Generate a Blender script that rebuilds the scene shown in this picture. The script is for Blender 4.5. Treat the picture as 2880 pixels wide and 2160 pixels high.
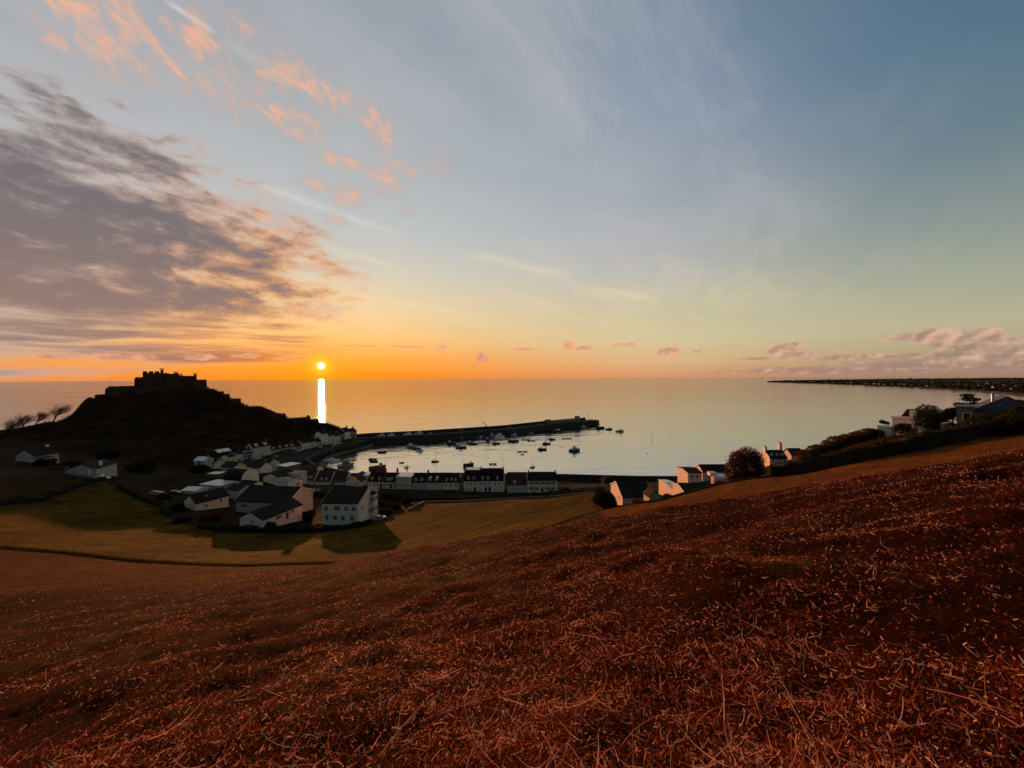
import bpy, math, random
import numpy as np
from mathutils import Vector, Matrix

for o in list(bpy.data.objects):
    bpy.data.objects.remove(o)
random.seed(7)
RNG = np.random.default_rng(11)
SC = bpy.context.scene
COL = SC.collection
R = math.radians
PI = math.pi

# ------------------------------------------------------------------ camera
FPX = 1085.0                       # focal length in photograph pixels (2880 wide)
CAM = Vector((0, 0, 60.0))         # eye, metres above the sea
cam_d = bpy.data.cameras.new('camera')
cam = bpy.data.objects.new('camera', cam_d)
COL.objects.link(cam)
cam_d.sensor_width = 36.0
cam_d.lens = 36.0 * FPX / 2880.0
cam_d.clip_start = 0.1
cam_d.clip_end = 90000
CAMROT = Matrix.Rotation(R(90 - 0.94), 3, 'X') @ Matrix.Rotation(R(-0.32), 3, 'Z')
cam.matrix_world = Matrix.Translation(CAM) @ CAMROT.to_4x4()
SC.camera = cam


def ray(x, y):
    return CAMROT @ Vector(((x - 1440) / FPX, (1080 - y) / FPX, -1))


def at(x, y, dist):
    """world point on the line of sight of photo pixel x, y at forward distance dist"""
    d = ray(x, y)
    return CAM + d * (dist / d.y)


def atz(x, y, z=0.0):
    d = ray(x, y)
    return CAM + d * ((z - CAM.z) / d.z)


def azel(x, y):
    d = ray(x, y).normalized()
    return math.degrees(math.atan2(d.x, d.y)), math.degrees(math.asin(d.z))


# ------------------------------------------------------------------ exposure
SC.view_settings.view_transform = 'Standard'
SC.view_settings.look = 'None'
SC.view_settings.exposure = 0.0
SC.view_settings.gamma = 1.0
SC.view_settings.use_curve_mapping = False
SC.cycles.max_bounces = 5
SC.cycles.diffuse_bounces = 2
SC.cycles.glossy_bounces = 3
SC.cycles.transparent_max_bounces = 6
SC.cycles.sample_clamp_indirect = 4.0
SC.cycles.use_adaptive_sampling = True
SC.cycles.adaptive_threshold = 0.015
SC.cycles.adaptive_min_samples = 10
SC.cycles.use_denoising = True
SC.cycles.denoising_input_passes = 'RGB_ALBEDO_NORMAL'
SC.cycles.denoising_prefilter = 'ACCURATE'

# ------------------------------------------------------------------ sun
SUN_AZ, SUN_EL = azel(903, 1029)
SUN_DIR = Vector((math.sin(R(SUN_AZ)) * math.cos(R(SUN_EL)), math.cos(R(SUN_AZ)) * math.cos(R(SUN_EL)), math.sin(R(SUN_EL))))
sun_d = bpy.data.lights.new('sun', 'SUN')
sun_d.energy = 5.0
sun_d.angle = R(0.53)
sun_d.color = (1.0, 0.37, 0.125)
sun = bpy.data.objects.new('sun', sun_d)
COL.objects.link(sun)
sun.rotation_euler = SUN_DIR.to_track_quat('Z', 'Y').to_euler()
sun.location = (-200, 400, 120)


# ------------------------------------------------------------------ node arithmetic
def srgb(r, g, b):
    f = lambda c: (c / 255 / 12.92) if c <= 10 else ((c / 255 + 0.055) / 1.055) ** 2.4
    return (f(r), f(g), f(b), 1.0)


class E:
    """a scalar socket with arithmetic"""
    nt = None

    def __init__(self, s):
        self.s = s

    def _m(self, op, *a, clamp=False):
        n = E.nt.nodes.new('ShaderNodeMath')
        n.operation = op
        n.use_clamp = clamp
        for i, v in enumerate((self,) + a):
            if isinstance(v, E):
                E.nt.links.new(v.s, n.inputs[i])
            else:
                n.inputs[i].default_value = v
        return E(n.outputs[0])

    def __add__(self, o): return self._m('ADD', o)
    __radd__ = __add__
    def __sub__(self, o): return self._m('SUBTRACT', o)
    def __rsub__(self, o): return (self * -1.0) + o
    def __mul__(self, o): return self._m('MULTIPLY', o)
    __rmul__ = __mul__
    def __truediv__(self, o): return self._m('DIVIDE', o)
    def max(self, o): return self._m('MAXIMUM', o)
    def min(self, o): return self._m('MINIMUM', o)
    def abs(self): return self._m('ABSOLUTE')
    def pow(self, o): return self._m('POWER', o)
    def clamp(self): return self._m('ADD', 0.0, clamp=True)

    def step(self, a, b):
        """smooth step from 0 at a to 1 at b"""
        n = E.nt.nodes.new('ShaderNodeMapRange')
        n.interpolation_type = 'SMOOTHSTEP'
        E.nt.links.new(self.s, n.inputs[0])
        sw = a > b
        n.inputs[1].default_value, n.inputs[2].default_value = (b, a) if sw else (a, b)
        n.inputs[3].default_value, n.inputs[4].default_value = (1, 0) if sw else (0, 1)
        return E(n.outputs[0])

    def lin(self, a, b, c=0.0, d=1.0):
        n = E.nt.nodes.new('ShaderNodeMapRange')
        E.nt.links.new(self.s, n.inputs[0])
        n.inputs[1].default_value, n.inputs[2].default_value = a, b
        n.inputs[3].default_value, n.inputs[4].default_value = c, d
        return E(n.outputs[0])


def vec(x, y, z=0.0):
    n = E.nt.nodes.new('ShaderNodeCombineXYZ')
    for i, v in enumerate((x, y, z)):
        if isinstance(v, E):
            E.nt.links.new(v.s, n.inputs[i])
        else:
            n.inputs[i].default_value = v
    return n.outputs[0]


def noise(v, scale, detail=4, rough=0.55, dist=0.0):
    n = E.nt.nodes.new('ShaderNodeTexNoise')
    n.inputs['Scale'].default_value = scale
    n.inputs['Detail'].default_value = detail
    n.inputs['Roughness'].default_value = rough
    n.inputs['Distortion'].default_value = dist
    if v is not None:
        E.nt.links.new(v, n.inputs['Vector'])
    return E(n.outputs['Fac'])


def ramp(fac, stops, interp='EASE'):
    n = E.nt.nodes.new('ShaderNodeValToRGB')
    n.color_ramp.interpolation = interp
    el = n.color_ramp.elements
    while len(el) < len(stops):
        el.new(0.5)
    for e, (p, c) in zip(el, stops):
        e.position = p
        e.color = c
    E.nt.links.new(fac.s, n.inputs[0])
    return n.outputs[0]


def mix(fac, a, b, mode='MIX'):
    n = E.nt.nodes.new('ShaderNodeMix')
    n.data_type = 'RGBA'
    n.blend_type = mode
    n.clamp_factor = True
    if isinstance(fac, E):
        E.nt.links.new(fac.s, n.inputs[0])
    else:
        n.inputs[0].default_value = fac
    for i, v in ((6, a), (7, b)):
        if isinstance(v, (tuple, list)):
            n.inputs[i].default_value = v
        else:
            E.nt.links.new(v, n.inputs[i])
    return n.outputs[2]


# ------------------------------------------------------------------ sky
world = bpy.data.worlds.new('World')
SC.world = world
world.use_nodes = True
E.nt = wt = world.node_tree
wt.nodes.clear()
tc = wt.nodes.new('ShaderNodeTexCoord')
sep = wt.nodes.new('ShaderNodeSeparateXYZ')
wt.links.new(tc.outputs['Generated'], sep.inputs[0])
DX, DY, DZ = (E(sep.outputs[i]) for i in range(3))
AZ = DX._m('ARCTAN2', DY) * (180 / PI)
EL = DZ._m('ARCSINE') * (180 / PI)
# the physical sky under everything
nishita = wt.nodes.new('ShaderNodeTexSky')
nishita.sky_type = 'NISHITA'
nishita.sun_disc = False
nishita.sun_elevation = R(SUN_EL)
nishita.sun_rotation = R(SUN_AZ)
nishita.air_density = 1.0
nishita.dust_density = 2.0
nishita.ozone_density = 2.0
# twilight colours by height above the horizon, near and away from the sun
h = (EL.max(0.0) / 60.0)
d60 = lambda e: e / 60.0
near = ramp(h, [(0.0, srgb(252, 140, 40)), (d60(2.5), srgb(252, 160, 62)), (d60(5.5), srgb(246, 192, 118)), (d60(9), srgb(238, 207, 156)), (d60(14), srgb(218, 208, 184)),
                (d60(20), srgb(194, 199, 196)), (d60(28), srgb(174, 182, 186)), (d60(38), srgb(154, 163, 172)), (d60(58), srgb(108, 134, 154))], 'LINEAR')
side = ramp(h, [(0.0, srgb(222, 156, 112)), (d60(2.2), srgb(226, 184, 136)), (d60(5), srgb(216, 200, 156)), (d60(9), srgb(205, 196, 162)),
                (d60(15), srgb(184, 184, 178)), (d60(23), srgb(160, 167, 177)), (d60(32), srgb(136, 152, 172)), (d60(42), srgb(112, 135, 158)), (d60(58), srgb(70, 100, 132))], 'LINEAR')
away = ramp(h, [(0.0, srgb(164, 132, 110)), (d60(2.2), srgb(180, 164, 128)), (d60(5), srgb(188, 180, 148)), (d60(9), srgb(168, 171, 150)),
                (d60(14), srgb(142, 153, 147)), (d60(21), srgb(110, 132, 142)), (d60(30), srgb(84, 116, 138)), (d60(58), srgb(52, 82, 110))], 'LINEAR')
sd = (AZ - SUN_AZ)
sda = sd.abs()._m('PINGPONG', 180.0)
sky = mix(sda.step(4, 54), near, side)
sky = mix(sda.step(42, 80), sky, away)
sky = mix(sda.lin(70, 180, 0.0, 0.15), sky, mix(1.0, sky, (0.34, 0.30, 0.27, 1), 'MULTIPLY'))
nis = mix(1.0, nishita.outputs[0], (0.30, 0.30, 0.30, 1), 'MULTIPLY')
sky = mix(0.06, sky, nis)
# glow round the sun
dot = DX * SUN_DIR.x + DY * SUN_DIR.y + DZ * SUN_DIR.z
ang = dot.min(1.0)._m('ARCCOSINE') * (180 / PI)
EG = (EL - SUN_EL) * 2.2
glow = (ang * -0.10)._m('EXPONENT')
low = (EL.max(0) * -0.42)._m('EXPONENT')
sky = mix((glow * low * 0.95).clamp(), sky, srgb(255, 146, 6))

# cloud coordinates: a flat cloud sheet, streets running towards azimuth 35
CA = R(35)
iz = (DZ.max(0.0) + 0.035)
QX, QY = DX / iz, DY / iz
S = QX * math.sin(CA) + QY * math.cos(CA)
T = QX * math.cos(CA) - QY * math.sin(CA)


def st(x, y):
    d = ray(x, y).normalized()
    k = d.z + 0.035
    return (d.x * math.sin(CA) + d.y * math.cos(CA)) / k, (d.x * math.cos(CA) - d.y * math.sin(CA)) / k


AZEL = vec(AZ, EL)


def field(bs):
    """blobs of sky (photo pixel x, y, radii in degrees[, bias]): 1 in the middle, 0 on the rim, negative outside"""
    r = None
    for q in bs:
        a, e = azel(q[0], q[1])
        m = wt.nodes.new('ShaderNodeVectorMath')
        m.operation = 'MULTIPLY_ADD'
        wt.links.new(AZEL, m.inputs[0])
        m.inputs[1].default_value = (1 / q[2], 1 / q[3], 0)
        m.inputs[2].default_value = (-a / q[2], -e / q[3], math.sqrt(q[4]) if len(q) > 4 else 0)
        d = wt.nodes.new('ShaderNodeVectorMath')
        d.operation = 'DOT_PRODUCT'
        wt.links.new(m.outputs[0], d.inputs[0])
        wt.links.new(m.outputs[0], d.inputs[1])
        v = E(d.outputs['Value'])
        r = v if r is None else r.min(v)
    return r * -1.0 + 1.0


# thin high veil and cirrus streaks
sky = mix((noise(vec(AZ * 0.03, EL * 0.04), 1.0, 4, 0.6).step(0.25, 0.7) * EL.step(10, 26) * sda.step(80, 20)) * 0.42, sky, srgb(190, 190, 192))
n_c = noise(vec(S * 0.7, T * 1.9), 0.9, 6, 0.66, 0.9)
cir = n_c.step(0.36, 0.78) * EL.step(3, 12) * sda.step(85, 35)
sky = mix(cir * 0.55, sky, mix(EL.step(6, 22), srgb(244, 218, 176), srgb(192, 190, 194)))
# aircraft trails: straight lines on the sheet
tr = None
for (x0, y0, x1, y1, w, amp) in [(462, 0, 606, 92, 0.010, 0.75), (606, 92, 840, 250, 0.022, 0.18), (675, 500, 1128, 665, 0.045, 0.42), (836, 672, 1146, 762, 0.05, 0.38),
                                 (1302, 706, 1605, 783, 0.09, 0.36), (900, 808, 1310, 888, 0.12, 0.40), (1610, 800, 1860, 850, 0.12, 0.25), (1150, 820, 1178, 832, 0.02, 0.5)]:
    s0, t0 = st(x0, y0)
    s1, t1 = st(x1, y1)
    k = (t1 - t0) / (s1 - s0)
    g = ((T - (S - s0) * k - t0) * (1 / w)).pow(2.0)
    line = (g * -1.0)._m('EXPONENT') * S.step(s0 - 0.08 * abs(s1 - s0), s0 + 0.25 * (s1 - s0)) * S.step(s1 + 0.1 * abs(s1 - s0), s1 - 0.3 * (s1 - s0)) * amp
    tr = line if tr is None else tr.max(line)
sky = mix(tr * noise(vec(S * 2, T * 6), 1.0, 3).lin(0.3, 0.7, 0.45, 1.1), sky, mix(EL.step(8, 26), srgb(252, 222, 160), srgb(225, 224, 222)))

# salmon flecks of broken cloud
w_f = noise(vec(AZ * 0.10, EL * 0.12, 9.0), 1.0, 2, 0.5) - 0.5
n_f = noise(vec(AZ * 0.24 + EL * 0.06 + w_f * 0.6, EL * 0.32 + AZ * 0.08 + w_f * 0.5, 3.1), 1.9, 8, 0.66, 0.5)
fm = field([(250, 60, 5.5, 4.5), (350, 130, 5.5, 3), (475, 172, 3.2, 1.8), (600, 235, 7, 3.2, 0.35), (700, 300, 5, 3, 0.55), (570, 98, 4.0, 2.0), (660, 70, 6, 2.5, 0.6), (795, 200, 4.4, 2.2), (860, 240, 2.6, 1.4), (930, 275, 4, 2.0),
            (800, 330, 4.0, 1.5), (845, 355, 3.2, 2.0), (1045, 330, 1.8, 2.2), (1080, 370, 1.8, 2.8), (1235, 455, 2.2, 2.4, 0.3), (950, 455, 3.6, 1.1), (1085, 505, 3.4, 2.0), (880, 515, 2.0, 0.9),
            (980, 555, 2.6, 1.6), (945, 615, 1.7, 0.9), (1142, 600, 1.0, 0.8), (735, 605, 4.2, 1.3), (770, 670, 3.4, 1.5), (890, 754, 3.6, 0.65), (735, 755, 2.8, 0.9), (640, 735, 4.5, 1.2),
            (870, 868, 4.6, 1.1), (1120, 480, 5, 2, 0.5)])
dens = fm * 0.46 + (n_f - 0.5) * 3.4 + 0.06
fa = dens.step(-0.1, 1.0) * fm.step(-0.35, 0.3)
veil = (fm * 0.8 + w_f * 2.6).step(-1.2, 1.2)
sky = mix(veil * 0.26, sky, srgb(184, 172, 168))
fcol = mix((dens * 0.6 + fm * 0.3).step(0.15, 0.9), srgb(202, 172, 160), srgb(244, 182, 146))
sky = mix(fa * 0.78, sky, fcol)

# the grey bank on the left: stratocumulus in loose streets
warp = noise(vec(AZ * 0.06, EL * 0.12, 5.0), 1.0, 2) - 0.5
n_b = noise(vec(AZ * 0.16 + warp * 0.3, EL * 0.42 + AZ * 0.012 + warp * 0.3, 1.7), 1.25, 8, 0.62, 0.12)
n_s = noise(vec(AZ * 0.055, EL * 0.80 + warp * 0.9, 4.4), 1.0, 6, 0.62, 0.2)
wl = EL.step(4.0, 9.5)
n_bk = n_b * wl + n_s * (wl * -1.0 + 1.0)
bm = field([(40, 640, 20, 9.0), (-300, 640, 34, 14), (320, 640, 14, 4.6), (440, 650, 10.0, 3.6), (240, 770, 18, 4.4), (450, 842, 11.5, 1.9), (250, 972, 32, 1.1),
            (560, 1000, 17, 0.85), (60, 420, 16, 4.6, 0.30), (330, 430, 12, 3.6, 0.45), (150, 330, 20, 5, 0.62), (780, 960, 9, 1.7, 0.42), (1180, 988, 12, 0.40, 0.2), (1420, 1003, 10, 0.30, 0.2),
            (100, 900, 30, 1.4, 0.42), (760, 920, 8, 1.2, 0.35), (-900, 500, 40, 14, 0.3)])
bd = bm * 1.0 + (n_bk - 0.5) * (wl * -0.8 + 4.0) + 0.18 - (wl * -1.0 + 1.0) * 0.34
ba = bd.step(-0.15, 0.75) * bm.step(-0.45, 0.12)
core = bd.step(0.05, 1.2)
bsun = ((ang * -0.055)._m('EXPONENT')).clamp()
edge = mix(bsun.step(0.12, 0.50), srgb(186, 178, 176), srgb(246, 172, 110))
deep = mix(EL.step(1, 20), srgb(152, 120, 112), srgb(114, 105, 110))
deep = mix(bsun.step(0.30, 0.80) * EL.step(8, 2), deep, srgb(228, 128, 44))
bcol = mix(core, edge, deep)
sky = mix(ba * 0.94, sky, bcol)

# small heaps of cloud low over the sea
n_h = noise(vec(AZ * 0.50, EL * 0.80, 2.2), 1.0, 6, 0.58, 0.2)
n_h2 = noise(vec(AZ * 0.50 + 0.20, EL * 0.80 - 0.24, 2.2), 1.0, 4, 0.55, 0.2)
hm = field([(1600, 970, 1.2, 0.85), (1640, 978, 1.7, 0.40), (1740, 971, 0.9, 0.42), (1770, 970, 0.9, 0.36), (1885, 990, 1.7, 0.85), (1480, 982, 3.4, 0.18), (1000, 972, 3.0, 0.16), (1150, 975, 3.5, 0.2), (1355, 1005, 1.0, 0.85), (1240, 978, 0.9, 0.5), (1960, 985, 0.8, 0.28),
            (2200, 985, 1.6, 1.0), (2250, 998, 2.4, 0.4), (2240, 970, 0.9, 0.4), (2590, 945, 3.2, 0.5), (2640, 948, 2.2, 1.0), (2690, 960, 2.4, 1.4), (2760, 980, 3.0, 1.3), (2788, 945, 0.9, 0.9), (2745, 950, 1.4, 0.9), (2830, 975, 2.2, 0.9),
            (2500, 1002, 9, 0.36), (2700, 1022, 11, 0.8), (2350, 1040, 14, 0.55, 0.1), (3000, 1010, 9, 1.4), (3500, 1000, 14, 1.8, 0.1), (2020, 980, 0.9, 0.14), (2150, 1008, 4, 0.2),
            (560, 1004, 1.8, 0.46), (400, 1004, 1.5, 0.42), (690, 1001, 2.0, 0.36), (290, 1002, 1.6, 0.40), (150, 1003, 1.4, 0.3)])
n_hh = noise(vec(AZ * 1.5, EL * 2.6, 6.6), 1.0, 5, 0.65, 0.3)
hd = hm * 0.85 + (n_h - 0.5) * 1.3 + (n_hh - 0.5) * 1.9 + 0.05
ha = hd.step(0.0, 0.62) * hm.step(-0.45, 0.25)
lit = ((n_h - n_h2) * 3.6 + hm * -0.10 + (EL - 2.6) * 0.16).step(-0.6, 0.75)
hcol = mix(lit, mix(sda.step(30, 75), srgb(208, 142, 114), srgb(160, 131, 118)), mix(sda.step(30, 75), srgb(250, 180, 136), srgb(222, 178, 152)))
sky = mix(ha * 0.86, sky, hcol)

# the sun's disc in its aureole
sky = mix((ang * -0.42)._m('EXPONENT') * 0.75, sky, srgb(255, 176, 20))
sky = mix(((ang * ang) * -0.75)._m('EXPONENT') * 0.9, sky, (1.25, 0.72, 0.03, 1))
disc = ang.step(0.72, 0.22)
sky = mix(disc, sky, (1.5, 1.15, 0.32, 1))
sky = mix(ang.step(0.38, 0.18), sky, (14, 13, 9, 1))
skyb = mix(1.0, sky, (10, 10, 10, 1), 'MULTIPLY')
bg = wt.nodes.new('ShaderNodeBackground')
bg.inputs['Strength'].default_value = 0.1
wt.links.new(skyb, bg.inputs['Color'])
wo = wt.nodes.new('ShaderNodeOutputWorld')
wt.links.new(bg.outputs[0], wo.inputs[0])
world.cycles.sampling_method = 'MANUAL'
world.cycles.sample_map_resolution = 512

# ------------------------------------------------------------------ materials
MATS = {}


def new_mat(name):
    m = bpy.data.materials.new(name)
    m.use_nodes = True
    nt = m.node_tree
    E.nt = nt
    b = nt.nodes['Principled BSDF']
    b.inputs['Specular IOR Level'].default_value = 0.25
    MATS[name] = m
    return m, nt, b


def obj_coord():
    t = E.nt.nodes.new('ShaderNodeTexCoord')
    return t.outputs['Object']


def world_pos():
    g = E.nt.nodes.new('ShaderNodeNewGeometry')
    return g.outputs['Position']


def split(v):
    s = E.nt.nodes.new('ShaderNodeSeparateXYZ')
    E.nt.links.new(v, s.inputs[0])
    return [E(s.outputs[i]) for i in range(3)]


def bump(hgt, b, strength=0.5, dist=0.1):
    n = E.nt.nodes.new('ShaderNodeBump')
    n.inputs['Strength'].default_value = strength
    n.inputs['Distance'].default_value = dist
    E.nt.links.new(hgt.s, n.inputs['Height'])
    E.nt.links.new(n.outputs[0], b.inputs['Normal'])
    return n


def paint(name, c, rough=0.7, var=0.18, scale=1.3, spec=0.25, metal=0.0, bmp=0.0):
    """a plain surface with blotches and streaks of wear"""
    m, nt, b = new_mat(name)
    p = world_pos()
    X, Y, Z = split(p)
    n = noise(p, scale, 5, 0.6)
    n2 = noise(vec(X * 2.0, Y * 2.0, Z * 0.3), 1.0, 4, 0.6)
    f = (n * 0.6 + n2 * 0.4).lin(0.3, 0.7, 0, 1)
    a = tuple(v * (1 - var) for v in c) + (1,)
    z = tuple(min(1, v * (1 + var)) for v in c) + (1,)
    nt.links.new(mix(f, a, z), b.inputs['Base Color'])
    b.inputs['Roughness'].default_value = rough
    b.inputs['Specular IOR Level'].default_value = spec
    b.inputs['Metallic'].default_value = metal
    if bmp:
        bump(noise(p, 14, 4, 0.7), b, bmp, 0.05)
    return m


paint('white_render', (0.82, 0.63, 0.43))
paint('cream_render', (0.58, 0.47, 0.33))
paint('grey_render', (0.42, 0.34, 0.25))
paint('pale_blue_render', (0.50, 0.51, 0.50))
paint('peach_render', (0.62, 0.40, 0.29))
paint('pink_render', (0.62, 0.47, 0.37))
paint('granite', (0.16, 0.115, 0.085), 0.9, 0.35, 2.5, bmp=0.4)
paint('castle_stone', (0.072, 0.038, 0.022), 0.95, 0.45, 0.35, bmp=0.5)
paint('red_brick', (0.24, 0.08, 0.05), 0.9, 0.25, 2.0)
paint('white_paint', (0.78, 0.68, 0.55), 0.5, 0.08)
paint('dark_paint', (0.02, 0.018, 0.018), 0.5, 0.2)
paint('red_paint', (0.22, 0.03, 0.02), 0.5, 0.2)
paint('blue_paint', (0.03, 0.06, 0.14), 0.45, 0.2)
paint('green_paint', (0.03, 0.08, 0.05), 0.5, 0.2)
paint('cream_paint', (0.55, 0.48, 0.36), 0.5, 0.15)
paint('lead_grey', (0.22, 0.195, 0.165), 0.6, 0.2)
paint('pale_roofing', (0.62, 0.58, 0.50), 0.35, 0.12, spec=0.6)
paint('rubber', (0.015, 0.015, 0.015), 0.9, 0.1)
paint('timber', (0.13, 0.075, 0.04), 0.85, 0.3)
paint('pontoon_deck', (0.16, 0.12, 0.085), 0.85, 0.3)
paint('bark', (0.035, 0.024, 0.016), 0.95, 0.3)
paint('steel', (0.55, 0.53, 0.50), 0.22, 0.1, metal=1.0)
paint('concrete', (0.20, 0.17, 0.14), 0.9, 0.3, 0.8, bmp=0.2)
paint('asphalt', (0.05, 0.045, 0.042), 0.9, 0.2, 0.8)
paint('wet_stone', (0.032, 0.022, 0.015), 0.8, 0.4, 0.5, bmp=0.4)
paint('sailcloth', (0.42, 0.40, 0.38), 0.8, 0.15)
paint('canvas_blue', (0.025, 0.04, 0.09), 0.8, 0.2)


def roofing(name, c, rough=0.75, course=0.28):
    """slates laid in courses"""
    m, nt, b = new_mat(name)
    t = E.nt.nodes.new('ShaderNodeTexCoord')
    X, Y, Z = split(t.outputs['Object'])
    br = nt.nodes.new('ShaderNodeTexBrick')
    br.inputs['Scale'].default_value = 1.0
    br.inputs['Brick Width'].default_value = 0.34
    br.inputs['Row Height'].default_value = course
    br.inputs['Mortar Size'].default_value = 0.012
    br.inputs['Color1'].default_value = tuple(v * 0.75 for v in c) + (1,)
    br.inputs['Color2'].default_value = tuple(v * 1.25 for v in c) + (1,)
    br.inputs['Mortar'].default_value = tuple(v * 0.4 for v in c) + (1,)
    nt.links.new(vec(X + Y, Z), br.inputs['Vector'])
    n = noise(world_pos(), 0.9, 5, 0.65)
    moss = (0.035, 0.026, 0.010, 1)
    nt.links.new(mix(n.step(0.55, 0.8) * 0.6, br.outputs['Color'], moss), b.inputs['Base Color'])
    b.inputs['Roughness'].default_value = rough
    b.inputs['Specular IOR Level'].default_value = 0.06
    bump(E(br.outputs['Fac']) * -1.0, b, 0.3, 0.03)
    return m


roofing('slate', (0.026, 0.015, 0.012))
roofing('dark_slate', (0.018, 0.012, 0.011))
roofing('red_tile', (0.075, 0.030, 0.022))
roofing('blue_slate', (0.075, 0.082, 0.10), 0.6)


def glass():
    m, nt, b = new_mat('window_glass')
    n = noise(world_pos(), 0.8, 2)
    nt.links.new(mix(n, (0.012, 0.012, 0.013, 1), (0.05, 0.045, 0.04, 1)), b.inputs['Base Color'])
    b.inputs['Roughness'].default_value = 0.06
    b.inputs['Specular IOR Level'].default_value = 0.5
    m2, nt, b = new_mat('car_paint')
    oi = nt.nodes.new('ShaderNodeObjectInfo')
    nt.links.new(ramp(E(oi.outputs['Random']), [(0.0, (0.6, 0.58, 0.55, 1)), (0.35, (0.32, 0.32, 0.33, 1)), (0.55, (0.02, 0.02, 0.025, 1)), (0.75, (0.03, 0.05, 0.10, 1)), (0.9, (0.18, 0.02, 0.02, 1))], 'CONSTANT'), b.inputs['Base Color'])
    b.inputs['Roughness'].default_value = 0.22
    b.inputs['Coat Weight'].default_value = 0.5
    b.inputs['Specular IOR Level'].default_value = 0.5


glass()


def foliage(name, c1, c2, trans=0.25, power=1.0, mid=None):
    m, nt, b = new_mat(name)
    a = nt.nodes.new('ShaderNodeAttribute')
    a.attribute_name = 'tone'
    n = noise(world_pos(), 0.6, 2)
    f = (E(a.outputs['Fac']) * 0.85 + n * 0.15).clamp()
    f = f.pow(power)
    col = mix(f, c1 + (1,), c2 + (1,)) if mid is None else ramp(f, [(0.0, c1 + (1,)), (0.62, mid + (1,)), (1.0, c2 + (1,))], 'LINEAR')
    nt.links.new(col, b.inputs['Base Color'])
    b.inputs['Roughness'].default_value = 0.75
    b.inputs['Specular IOR Level'].default_value = 0.0
    tb = nt.nodes.new('ShaderNodeBsdfTranslucent')
    nt.links.new(col, tb.inputs['Color'])
    ms = nt.nodes.new('ShaderNodeMixShader')
    ms.inputs[0].default_value = trans
    nt.links.new(b.outputs[0], ms.inputs[1])
    nt.links.new(tb.outputs[0], ms.inputs[2])
    nt.links.new(ms.outputs[0], nt.nodes['Material Output'].inputs[0])
    return m


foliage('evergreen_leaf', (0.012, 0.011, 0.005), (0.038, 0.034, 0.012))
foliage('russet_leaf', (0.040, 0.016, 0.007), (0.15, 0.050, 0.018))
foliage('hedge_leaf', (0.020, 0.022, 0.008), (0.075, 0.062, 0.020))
foliage('palm_leaf', (0.02, 0.022, 0.008), (0.05, 0.05, 0.02))
foliage('far_leaf', (0.016, 0.015, 0.009), (0.050, 0.042, 0.020), 0.1)
foliage('dead_stalk', (0.040, 0.0062, 0.0010), (0.98, 0.55, 0.32), 0.3, 1.0, (0.29, 0.053, 0.010))  # pale end raised beyond straw colour, painting sun glints into it
foliage('field_grass', (0.08, 0.034, 0.008), (0.17, 0.085, 0.022), 0.25)
foliage('green_blade', (0.05, 0.034, 0.004), (0.11, 0.076, 0.009), 0.3)

# ------------------------------------------------------------------ ground cover colours
def ground_material():
    m, nt, b = new_mat('ground_cover')
    a = nt.nodes.new('ShaderNodeAttribute')
    a.attribute_name = 'cover'
    p = world_pos()
    X, Y, Z = split(p)
    n1 = noise(p, 0.35, 6, 0.65)
    n2 = noise(p, 7.0, 6, 0.72)
    n3 = noise(p, 45.0, 4, 0.7)
    n4 = noise(p, 1.5, 5, 0.7)
    f = (n1 * 0.22 + n4 * 0.30 + n2 * 0.28 + n3 * 0.20).lin(0.38, 0.63, 0.25, 2.0)
    g = nt.nodes.new('ShaderNodeCombineColor')
    for i in range(3):
        nt.links.new(f.s, g.inputs[i])
    col = mix(1.0, a.outputs['Color'], g.outputs[0], 'MULTIPLY')
    # drilled rows and tractor marks in the meadow: its weight is in the attribute's alpha
    w = E(a.outputs['Alpha'])
    u = X * 0.86 - Y * 0.52
    v = X * 0.52 + Y * 0.86
    rows = noise(vec(u * 1.3, v * 0.06), 1.0, 4, 0.6)
    rows2 = noise(vec(u * 0.22, v * 0.012, 4.0), 1.0, 3, 0.5)
    rf = (rows * 0.6 + rows2 * 0.4).lin(0.38, 0.62, 0.40, 1.5)
    g2 = nt.nodes.new('ShaderNodeCombineColor')
    for i in range(3):
        nt.links.new(rf.s, g2.inputs[i])
    tl = ((u * 0.085 + noise(p, 0.02, 2) * 0.25)._m('FRACT') - 0.5).abs()
    tram = ((tl - 0.075).abs().step(0.030, 0.008) * w * w).clamp() * noise(p, 0.25, 3).step(0.30, 0.60) * 0.55
    col = mix(w, col, mix(1.0, col, g2.outputs[0], 'MULTIPLY'))
    col = mix(tram, col, (0.020, 0.010, 0.003, 1))
    nt.links.new(col, b.inputs['Base Color'])
    b.inputs['Roughness'].default_value = 1.0
    b.inputs['Specular IOR Level'].default_value = 0.02
    bump(n2 * 0.5 + n3 * 0.3 + rows * w * 2.0, b, 0.9, 0.10)
    return m


ground_material()


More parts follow.
